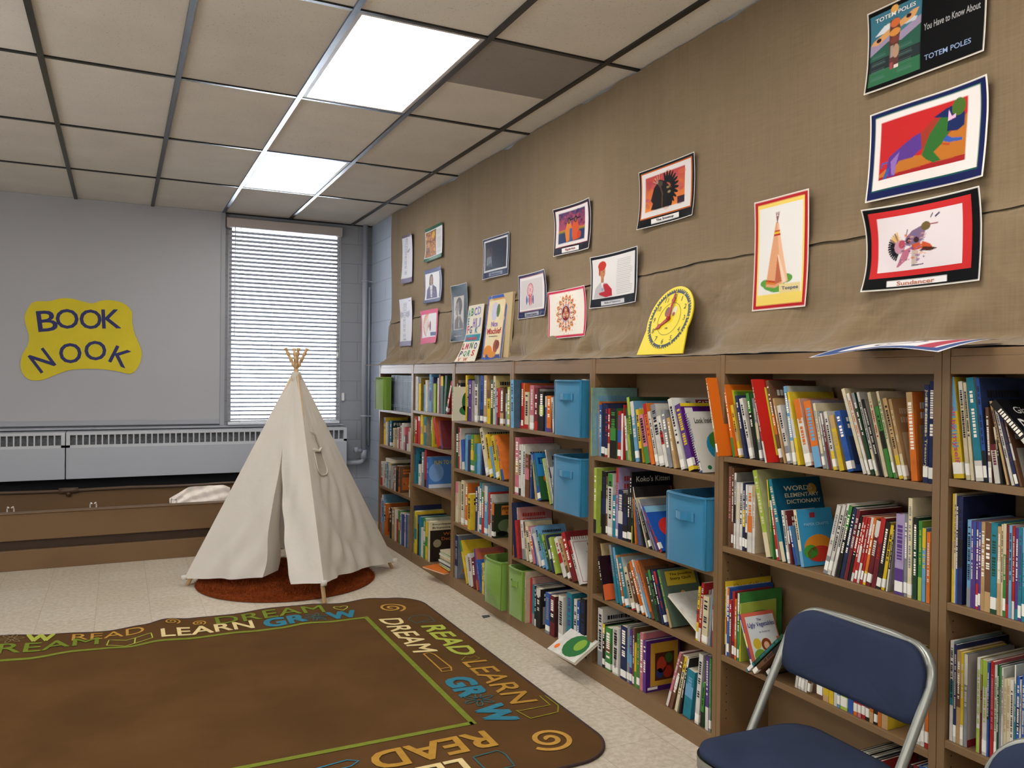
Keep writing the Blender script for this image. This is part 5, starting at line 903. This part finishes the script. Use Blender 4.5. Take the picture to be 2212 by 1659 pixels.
for k,(f,nm_) in enumerate(((TL_,'L'),(TF_,'F'),(TR_,'R'),(TB_,'B'))):
    d=(AP-f).normalized(); off=Vector(((-.012,.004,.012,-.006)[k],(.0,-.014,.006,.014)[k],0)); e_=AP+d*.205+off
    mb=MB(); mb.tube([f-O_+Vector((0,0,.002)),AP+off-O_],.0135,10); n_=9; L0=.03
    pts=[];rs_=[]
    for j in range(n_*4+1):
        s=j/(n_*4); pts.append(AP+off+d*(.205*s)-O_); rs_.append(.0090+.0055*abs(math.sin(s*n_*PI/1.0*.5*2/2)))
    mb.tube(pts,rs_,10); tips[nm_]=mb.build('pole',pole,te)
def pl(f,v): # point just outside a pole line, v=0 at the floor, 1 at the neck
    d=Vector((f.x-O_.x,f.y-O_.y,0)).normalized(); return f+(AP-f)*v+d*(.046-.016*v)
def face(A,B,hemA,hemB,sagm=.05,u0=0,u1=1,inward=0,seed=0,v1=1.0,hemmid=0,edge=None):
    nrm=(B-A).cross(Vector((0,0,1))).normalized()
    if (O_-(A+B)/2).dot(nrm)>0: nrm=-nrm
    def fn(uu,v):
        u=u0+(u1-u0)*uu
        if edge: u=edge(uu,v)
        ha=hemA+(hemB-hemA)*u+hemmid*math.sin(PI*u); vv=ha+(1.0-ha)*v*v1
        a,b_=pl(A,vv),pl(B,vv); p=a+(b_-a)*u
        w_=(b_-a).length
        sag=-.035*math.sin(PI*u)**2*w_*(1-.3*v)                # cloth pulls inwards between poles
        k=w_/1.1
        wr=(.016*math.sin((u*2.2+v*1.9)*7+seed)*k*(1-v)**.6+.009*math.sin((u*5-v*4.3)*6+seed*2)*k*(1-v)+.006*math.sin(u*38+math.sin(v*9)*2+seed)*k*(1-v*.6)+.007*math.sin((u*9+v*15)+seed*3)*k)*min(1,5*u*(1-u))**1.5
        p=p+nrm*(sag+wr)
        if inward: 
            q=inward(uu,v); p=p-nrm*q
        p.z-=sagm*math.sin(PI*u)*(1-v)**3
        p.z=max(p.z,.010)
        return p-O_
    return fn
# back faces
bp_=MB(); fb=face(TB_,TL_,.05,.04,.02,seed=3); nu_,nv_=40,60
def inwin(u,v): return ((u-.11)/.115)**2+((v-.535)/.095)**2<1
vs2=[fb(i/nu_,j/nv_) for j in range(nv_+1) for i in range(nu_+1)]
bp_.add(vs2,[(j*(nu_+1)+i,j*(nu_+1)+i+1,(j+1)*(nu_+1)+i+1,(j+1)*(nu_+1)+i) for j in range(nv_) for i in range(nu_) if not inwin((i+.5)/nu_,(j+.5)/nv_)],None,True)
bp_.build('back_panel',canvas_m,te)
MB().tube([fb(min(1,max(.005,.11+.118*math.cos(t))),.535+.098*math.sin(t)) for t in [k*PI/14 for k in range(28)]],.007,6,closed=True).build('window_binding',canvas_m,te)
MB().grid(face(TR_,TB_,.04,.05,.02,seed=5),30,40).build('side_panel',canvas_m,te)
MB().grid(face(TF_,TR_,.085,.035,-.01,seed=1),60,80).build('side_panel',canvas_m,te)
# door face in two flaps, slit from the hem up to about two thirds
vs_=.62
def slit(v,side):
    k=max(0,1-v/vs_)
    return .53+(.255*k**1.05 if side>0 else -.035*math.sin(k*PI*.5))
MB().grid(face(TL_,TF_,.035,.085,.0,seed=2,edge=lambda uu,v:uu*slit(v,-1),inward=lambda uu,v:.06*max(0,1-v/vs_)**1.2*uu**3),52,80).build('door_flap',canvas_m,te)
MB().grid(face(TL_,TF_,.035,.085,.01,seed=2,edge=lambda uu,v:slit(v,1)+(1-slit(v,1))*uu,inward=lambda uu,v:-.02*max(0,1-v/vs_)*(1-uu)),36,80).build('door_flap',canvas_m,te)
# folded-in edge of the left flap
def foldin(uu,v):
    v=v*.98; k=max(0,1-v/vs_); f=face(TL_,TF_,.035,.085,.0,seed=2,edge=lambda a,b:slit(b,-1),inward=lambda a,b:.06*k**1.2)
    p=f(0,v); return p+Vector((.13,.15,0))*uu*k**.8+Vector((0,0,.004*uu))
MB().grid(foldin,6,50).build('door_hem',canvas_m,te)
# window with rolled flap in the right-hand face
wv=mat('window_binding','#cfc8ba',.9); ff=face(TF_,TR_,.085,.035,-.01,seed=1)
def onface(u,v,o): 
    p=ff(u,v); n_=(TR_-TF_).cross(Vector((0,0,1))).normalized(); n_=n_ if n_.dot(Vector((0,-1,0)))>0 else -n_
    return p+n_*o
wm_=MB(); W=[(.16,.625),(.50,.612),(.50,.545),(.47,.50),(.40,.475),(.30,.470),(.22,.495),(.18,.54)]
W=[(.10+.55*0,0)]  # outline below
out_=[onface(.20+.26*a,.60-.0*a,.008) for a in (0,.25,.5,.75,1)]+[onface(.46,.56,.008)]+[onface(.33+.13*math.cos(t),.535-.055*math.sin(t),.008) for t in [k*PI/8 for k in range(9)]]+[onface(.20,.56,.008)]
wm_.tube(out_,.006,6,closed=True); wm_.tube([onface(.18,.61,.012),onface(.33,.60,.014),onface(.49,.615,.012)],.009,8)
wm_.tube([onface(.2,.70,.01),onface(.40,.685,.01),onface(.42,.62,.012)],.006,6); wm_.build('window_binding',wv,te)
wm_=MB(); cen=onface(.33,.555,.004); ring_=[onface(.205+.25*a,.597,.004) for a in (0,.5,1)]+[onface(.33+.125*math.cos(t),.535-.052*math.sin(t),.004) for t in [k*PI/8 for k in range(9)]]
wm_.add([cen]+ring_,[(0,i,i+1) for i in range(1,len(ring_))]+[(0,len(ring_),1)],None,True); wm_.build('mesh_window',mat('window_mesh','#bdb7ab',.9),te)
# ties holding the cloth to the pole feet
for f,h_,nm_ in ((TL_,.055,'L'),(TF_,.125,'F'),(TR_,.055,'R')):
    mb=MB(); p0=pl(f,h_/1.49)-O_; mb.tube([p0-Vector((0,0,.012)),p0+Vector((0,0,.02))],[.019,.023],10); mb.build('pole_sleeve',canvas_m,tips[nm_])
MB().tube([AP-O_-Vector((0,0,.055)),AP-O_-Vector((0,0,.02)),AP-O_+Vector((0,0,.012))],[.040,.036,.030],14).build('neck_collar',canvas_m,te)
# ------------------------------------------------------------------ round shag rug
rg=thing('round_rug','rust brown round shaggy rug under the teepee','rug',(1.105,5.925,0)); rr0=.625
def rugfn(u,v):
    a=2*PI*u; r=rr0*v; z=.024+.004*math.sin(a*7+r*20)
    if v>.985: z=.004
    return (r*math.cos(a),r*math.sin(a),z)
rm_=mat('rust_pile','#6a3014',1.0,noise=(60,.35),spec=.05)
MB().grid(rugfn,96,30).build('pile_base',rm_,rg)
mb=MB(); rr_=random.Random(2)
for _ in range(15000):
    a=rr_.uniform(0,2*PI); r=rr0*math.sqrt(rr_.random()); x,y=r*math.cos(a),r*math.sin(a); l=rr_.uniform(.010,.020); t=rr_.uniform(0,2*PI); dx,dy=math.cos(t)*.0026,math.sin(t)*.0026; lx,ly=rr_.uniform(-.010,.010),rr_.uniform(-.010,.010)
    if r>rr0*.96: lx+=.014*math.cos(a); ly+=.014*math.sin(a); l*=.3
    z=.02 if r<rr0*.98 else .010
    mb.add([(x-dx,y-dy,z),(x+dx,y+dy,z),(x+lx,y+ly,z+l)],[(0,1,2)],mul(hx('#87401b'),rr_.uniform(.6,1.35)))
sh=mb.build('shag_tufts',mat('rust_tufts','#ffffff',1.0,vcol=True,spec=.03),rg); sh['kind']='stuff'
# ------------------------------------------------------------------ classroom carpet
def itp(x,T):
    if x<=T[0][0]: return T[0][1]
    for (a,p),(b_,q) in zip(T,T[1:]):
        if x<=b_: k=(x-a)/(b_-a); k=k*k*(3-2*k); return p+(q-p)*k
    return T[-1][1]
FAR=[(-1.9,.01),(-.9,.004),(-.567,.045),(-.313,.020),(-.047,.003),(.139,.016),(.254,.036),(.39,.022),(.632,.018),(.844,.030),(1.064,.026),(1.293,.009),(1.456,.020),(1.62,.006),(1.8,.002)]
GRN=[(-1.9,0),(-.529,.010),(-.389,.003),(-.211,.014),(-.044,.008),(.06,.0),(.201,.014),(.394,.003),(.592,.006),(.731,.0),(.851,.0),(.996,.010),(1.154,.0),(1.363,.0),(1.8,0)]
def rz_(x,y):
    g,f_=itp(x,GRN),itp(x,FAR)
    if y>=4.75: k=min(1,(y-4.75)/.33); z=g+(f_-g)*k
    else: k=max(0,1-(4.75-y)/.5); z=g*k*k
    return z
RX0,RX1,RY0,RY1,RT=-1.87,1.787,2.62,5.085,.009
cp_=thing('classroom_carpet','large brown carpet with DREAM, READ, LEARN and GROW words around its border','carpet',(0,0,0))
def inset(u,v):
    return (RX0+(RX1-RX0)*u,RY0+(RY1-RY0)*v)
def rnd_(x,y,R=.20):   # pull the corners of the rectangle in to a rounded outline
    for cx_,sx_ in ((RX1-R,1),(RX0+R,-1)):
        for cy_,sy_ in ((RY1-R,1),(RY0+R,-1)):
            dx,dy=(x-cx_)*sx_,(y-cy_)*sy_
            if dx>0 and dy>0:
                m_=max(dx,dy); d=math.hypot(dx,dy); k=m_/d; return cx_+sx_*dx*k,cy_+sy_*dy*k
    return x,y
def cfn(u,v):
    x,y=rnd_(*inset(u,v)); return (x,y,RT+rz_(x,y))
cbm=mat('brown_carpet','#5b4126',1.0,noise=(2.2,.16),bump=(500,.5,.002),spec=.05)
MB().grid(cfn,150,110).build('pile',cbm,cp_)
bd_=[cfn(i/120,1) for i in range(120)]+[cfn(1,1-i/90) for i in range(90)]+[cfn(1-i/120,0) for i in range(120)]+[cfn(0,i/90) for i in range(90)]
MB().tube([(x,y,max(.0065,z-.003)) for x,y,z in bd_],.0065,6,closed=True).build('bound_edge',mat('binding','#35201f',.8),cp_)
yarn=mat('border_yarn','#ffffff',1.0,spec=.05,vcol=True,noise=(30,.10))
def rp(x,y,o=.0022): return (x,y,RT+rz_(x,y)+o)
def strip(mb,pts,w,col,o=.0022,closed=False):
    P=[Vector((p[0],p[1],0)) for p in pts]; 
    if closed: P.append(P[0])
    Q=[P[0]]
    for a,b_ in zip(P,P[1:]):
        n_=max(1,int((b_-a).length/.03)); Q+=[a+(b_-a)*(k+1)/n_ for k in range(n_)]
    n_=len(Q); S1=[]
    for i in range(n_):
        t=(Q[min(i+1,n_-1)]-Q[max(i-1,0)]).normalized(); nn=Vector((-t.y,t.x,0))*w/2; S1+=[rp(Q[i].x+nn.x,Q[i].y+nn.y,o),rp(Q[i].x-nn.x,Q[i].y-nn.y,o)]
    mb.add(S1,[(2*i,2*i+1,2*i+3,2*i+2) for i in range(n_-1)],col)
gl=hx('#757f30'); mb=MB(); gx0,gx1,gy0,gy1=-1.44,1.357,3.115,4.752
for p in (((gx0,gy0),(gx1,gy0)),((gx1,gy0-.014),(gx1,gy1+.014)),((gx1,gy1),(gx0,gy1)),((gx0,gy1+.014),(gx0,gy0-.014))): strip(mb,p,.028,gl)
mb.build('border_line',yarn,cp_)
TAN=hx('#b98c42'); CR=hx('#dcc690'); LM=hx('#a9b04c'); GR_=hx('#70802f'); BLU=hx('#39798d'); TEA=hx('#3a6468'); OR_=hx('#b0853a'); OL=hx('#8a7f2c')
def word(s,x,y,d,w,h,col,bold=.02,shear=0):
    lw=MB(); dx,dy=d; put_text(lw,s,lambda a,b_:rp(x+a*dx-b_*dy,y+a*dy+b_*dx,.003),w=w,h=h,fat=bold,col=col,shear=shear,sub=.16); lw.build('woven_word',yarn,cp_)
E=(1,0);S=(0,-1);W_=(-1,0)
word('READ',-.222,4.937,E,.36,.115,TAN,.0); word('DREAM',.52,4.925,E,.63,.125,GR_,.008); word('LEARN',.222,4.802,E,.49,.125,CR,.02); word('GR',.776,4.787,E,.235,.122,BLU,.055); word('W',1.15,4.787,E,.17,.122,BLU,.055)
word('DREAM',-.70,4.838,E,.61,.125,GR_,.01); word('W',-.44,4.985,E,.13,.095,LM,.055); word('GR',-.80,4.975,E,.22,.105,LM,.05)
word('DREAM',1.416,4.68,S,.64,.122,CR,.02,.25); word('READ',1.603,4.45,S,.54,.118,LM,.035,.25); word('LEARN',1.592,3.80,S,.58,.125,OR_,.01,.15); word('GR',1.418,3.62,S,.235,.130,BLU,.06,.1); word('W',1.418,3.26,S,.18,.130,BLU,.06,.1)
word('READ',1.365,3.022,W_,.49,.140,OR_,.03); word('LEARN',1.19,2.838,W_,.52,.125,CR,.03); word('DREAM',.50,3.02,W_,.62,.13,GR_,.01)
def spiral(cx_,cy_,r,col,w,turns=2.1,ph=0):
    lw=MB(); strip(lw,[(cx_+r*(1-t*.92)*math.cos(ph+t*turns*2*PI),cy_+r*(1-t*.92)*math.sin(ph+t*turns*2*PI)) for t in [k/60 for k in range(61)]],w,col,.003); lw.build('woven_spiral',yarn,cp_)
spiral(1.555,4.872,.088,TAN,.016,2.0,-1.2); spiral(1.578,2.845,.098,TAN,.022,1.9,-2.6); spiral(.285,5.035,.045,TAN,.009,1.8,-1); spiral(.425,4.985,.040,TAN,.009,1.8,-1)
def flower(cx_,cy_,r,col,w):
    lw=MB(); strip(lw,[(cx_+r*.25*math.cos(t),cy_+r*.25*math.sin(t)) for t in [k*PI/8 for k in range(16)]],w,col,.003,True)
    for q in range(6):
        a=q*PI/3+.2; strip(lw,[(cx_+r*.62*math.cos(a)+r*.38*math.cos(t)*math.cos(a)-r*.17*math.sin(t)*math.sin(a),cy_+r*.62*math.sin(a)+r*.38*math.cos(t)*math.sin(a)+r*.17*math.sin(t)*math.cos(a)) for t in [k*PI/7 for k in range(14)]],w,col,.003,True)
    lw.build('woven_flower',yarn,cp_)
flower(1.075,4.845,.070,TEA,.006); flower(1.48,3.33,.075,TEA,.006); flower(-.51,5.03,.06,hx('#7a6a48'),.006)
def outline(P,col,w=.007,closed=True): lw=MB(); strip(lw,P,w,col,.003,closed); lw.build('woven_outline',yarn,cp_)
outline([(-.05,4.80),(.04,4.765),(.085,4.79),(.175,4.815),(.17,4.905),(.09,4.875),(.045,4.86),(-.04,4.895)],LM); outline([(.085,4.79),(.09,4.875)],LM,closed=False)
outline([(1.575,4.60),(1.60,4.51),(1.62,4.53),(1.71,4.50),(1.715,4.61),(1.69,4.66),(1.61,4.66)],TEA,.005); outline([(1.62,4.53),(1.70,4.56)],TEA,.005,False)
outline([(1.455,4.00),(1.49,4.01),(1.505,3.97),(1.515,3.76),(1.50,3.715),(1.45,3.72),(1.455,3.76),(1.455,3.97)],OR_,.009); outline([(1.452,3.76),(1.515,3.76)],OR_,.008,False)
outline([(1.60,3.83),(1.64,3.87),(1.66,3.85),(1.69,3.86),(1.70,3.82),(1.66,3.80)],OL,.005)
outline([(1.58,3.15),(1.60,3.05),(1.74,3.06),(1.775,3.12),(1.775,3.24),(1.75,3.25),(1.745,3.14),(1.60,3.14)],OL,.007)
hp=[(.055*1.0*math.sin(t)**3*.8,.05*(.8*math.cos(t)-.3*math.cos(2*t)-.12*math.cos(3*t))) for t in [k*PI/12 for k in range(24)]]; outline([(1.262+a,4.985+b_) for a,b_ in hp],LM,.007)
outline([(1.235,2.83),(1.345,2.84),(1.36,2.80),(1.35,2.70),(1.24,2.70)],TEA,.007); outline([(.60,2.98),(.79,3.01),(.83,2.985),(.79,2.955),(.60,2.94)],BLU,.008)
tag(MB().prism([(0,0),(.05,.01),(.055,.04),(.01,.045)],0,.004).build('paper_scrap',mat('scrap','#3a3d44',.7),loc=(2.015,4.48,0)),'small dark scrap on the floor tiles beside the fourth bookcase','scrap')
# ------------------------------------------------------------------ folding chairs
blue=mat('blue_fabric','#2a3247',.95,noise=(9,.10),bump=(600,.4,.001),spec=.15); steel=mat('grey_steel','#8d8f88',.34,metal=.55)
def rrect(w,h,r,n=6,rb=None,lo=0):
    P=[]; R_=r; rb=rb or r
    for cx_,cy_,a0,r in ((w-R_,h-R_,0,R_),(-w+R_,h-R_,90,R_),(-w+rb,-h+rb-lo,180,rb),(w-rb,-h+rb-lo,270,rb)):
        for k in range(n+1): a=math.radians(a0+90*k/n); P.append((cx_+r*math.cos(a),cy_+r*math.sin(a)))
    return P
def pad(P,th,fn,puff=.012,inner=8):
    """cushion from an outline: rounded rim, domed front"""
    mb=MB(); n=len(P); rings=[]
    rings.append([fn(x*.97,y*.97,0) for x,y in P]); rings.append([fn(x,y,th*.25) for x,y in P]); rings.append([fn(x,y,th*.7) for x,y in P])
    for k in range(inner+1):
        s=1-k/inner*.98 if k else .985; s=.985*(1-k/inner)+.004; rings.append([fn(x*s,y*s,th+puff*(1-s**4)) for x,y in P])
    vs=[p for R in rings for p in R]; fs=[(j*n+i,j*n+(i+1)%n,(j+1)*n+(i+1)%n,(j+1)*n+i) for j in range(len(rings)-1) for i in range(n)]
    fs.append(tuple(range(n))[::-1]); fs.append(tuple((len(rings)-1)*n+i for i in range(n))); mb.add(vs,fs,None,True); return mb
def chair(loc,rz,label):
    # local: faces -X, width along Y
    t=thing('folding_chair',label,'chair',loc,rz,'blue padded folding chairs in front of the bookcases')
    lean=math.radians(12)
    def bk(y,z,t_,cz=.697): # back pad coordinates
        zz=z; bow=.030*(y/.23)**2; x=.0-(t_)-bow+(zz)*math.tan(lean); return (x+.205,y,cz+zz)
    o=pad(rrect(.232,.095,.080,8,.04),.022,lambda y,z,t_:bk(y,z,t_)).build('backrest',blue,t)
    mb=pad(rrect(.235,.098,.083,8,.043),.006,lambda y,z,t_:bk(y,z,-t_-.001),0,2); mb.build('back_shell',steel,t)
    def st(x,y,t_): k=1+.0*(x); wf=1-.10*((x+.2)/.4); return (x-.03,y*wf*(1.0),.438+t_)
    o=pad(rrect(.205,.205,.085,8),.022,lambda x,y,t_:st(x,y,t_),.018).build('seat',blue,t)
    P=rrect(.210,.210,.088,8); mb=MB(); n=len(P)
    a=[st(x,y,-.030) for x,y in P]; b_=[st(x,y,.004) for x,y in P]; mb.add(a+b_,[(i,(i+1)%n,n+(i+1)%n,n+i) for i in range(n)]+[tuple(range(n))[::-1]],None,True); mb.build('seat_frame',steel,t)
    # rear-leaning front frame: feet in front, runs up round the back pad
    w=.238; R=.085; mb=MB(); foot_x=-.215
    def line_at(z): # frame line in side view
        return foot_x+(z)*(.235-foot_x)/.80
    top=.785
    side=lambda s:[(line_at(z),s*(w-.012+.012*min(1,z/.6)),z) for z in (.012,.2,.4,.55,.66,top-R)]
    arc=[]
    for k in range(1,9): a_=k/8*PI/2; z=top-R+R*math.sin(a_); arc.append((line_at(z)-.004,w-R+R*math.cos(a_),z))
    Lp=side(1)+arc; Rp=[(x,-y,z) for x,y,z in Lp][::-1]
    mid=[(line_at(top)+.012*math.cos(k),y,top) for k,y in ((0,.08),(0,0),(0,-.08))]
    mb.tube(Lp+mid+Rp,.0125,12); ff_=mb.build('front_frame',steel,t)
    for s in (-1,1):
        mb=MB(); mb.tube([(.245,s*.200,.012),(.13,s*.203,.24),(.02,s*.205,.44)],.0105,10); rl_=mb.build('rear_leg',steel,t)
        mb=MB(); mb.solidbox(-.004,.004,-.011,.011,0,1); o=mb.build('side_link',steel,t); A=Vector((-.02,s*.222,.40)); B=Vector((.135,s*.222,.25)); d=B-A; o.matrix_local=Matrix.Translation(A)@d.to_track_quat('Z','Y').to_matrix().to_4x4()@Matrix.Diagonal((1,1,d.length,1))
        mb=MB(); mb.tube([(-.2118,s*.228,.0005),(-.205,s*.228,.03)],.016,10); mb.build('foot_cap',mat('black_rubber','#1e1e20',.8),ff_); mb=MB(); mb.tube([(.2475,s*.200,.0005),(.236,s*.200,.03)],.014,10); mb.build('foot_cap',MATS['black_rubber'],rl_)
    MB().tube([(.17,-.20,.16),(.17,.20,.16)],.008,8).build('cross_bar',steel,t); MB().tube([(-.155,-.232,.205),(-.155,.232,.205)],.008,8).build('cross_bar',steel,t)
    return t
chair((1.668,1.588,0),0,'blue padded folding chair with grey frame in front of the bookcases')
chair((1.37,.762,0),math.radians(0),'second blue folding chair, only a corner showing at the lower right photo edge')
# ------------------------------------------------------------------ lights and rendering
area('overhead_fill',(-1.2,-1.2,2.95),2.4,2.4,36,(1,.96,.90),(0,0,-1))  # added fill light below the ceiling, with no fixture of its own
area('side_fill',(-4.05,2.6,1.9),4.5,1.6,70,(.93,.96,1.0),(1,0,.30))  # added fill at the unseen left wall to brighten ceiling; no window built there
sc_=bpy.context.scene
sc_.view_settings.view_transform='Standard'; sc_.view_settings.look='Medium Contrast'; sc_.view_settings.exposure=0.6
sc_.cycles.use_denoising=True; sc_.cycles.max_bounces=6; sc_.cycles.diffuse_bounces=4; sc_.cycles.glossy_bounces=3; sc_.cycles.transmission_bounces=3; sc_.cycles.transparent_max_bounces=4
sc_.cycles.use_adaptive_sampling=True; sc_.cycles.adaptive_threshold=.045; sc_.cycles.sample_clamp_indirect=6; sc_.cycles.caustics_reflective=False; sc_.cycles.caustics_refractive=False
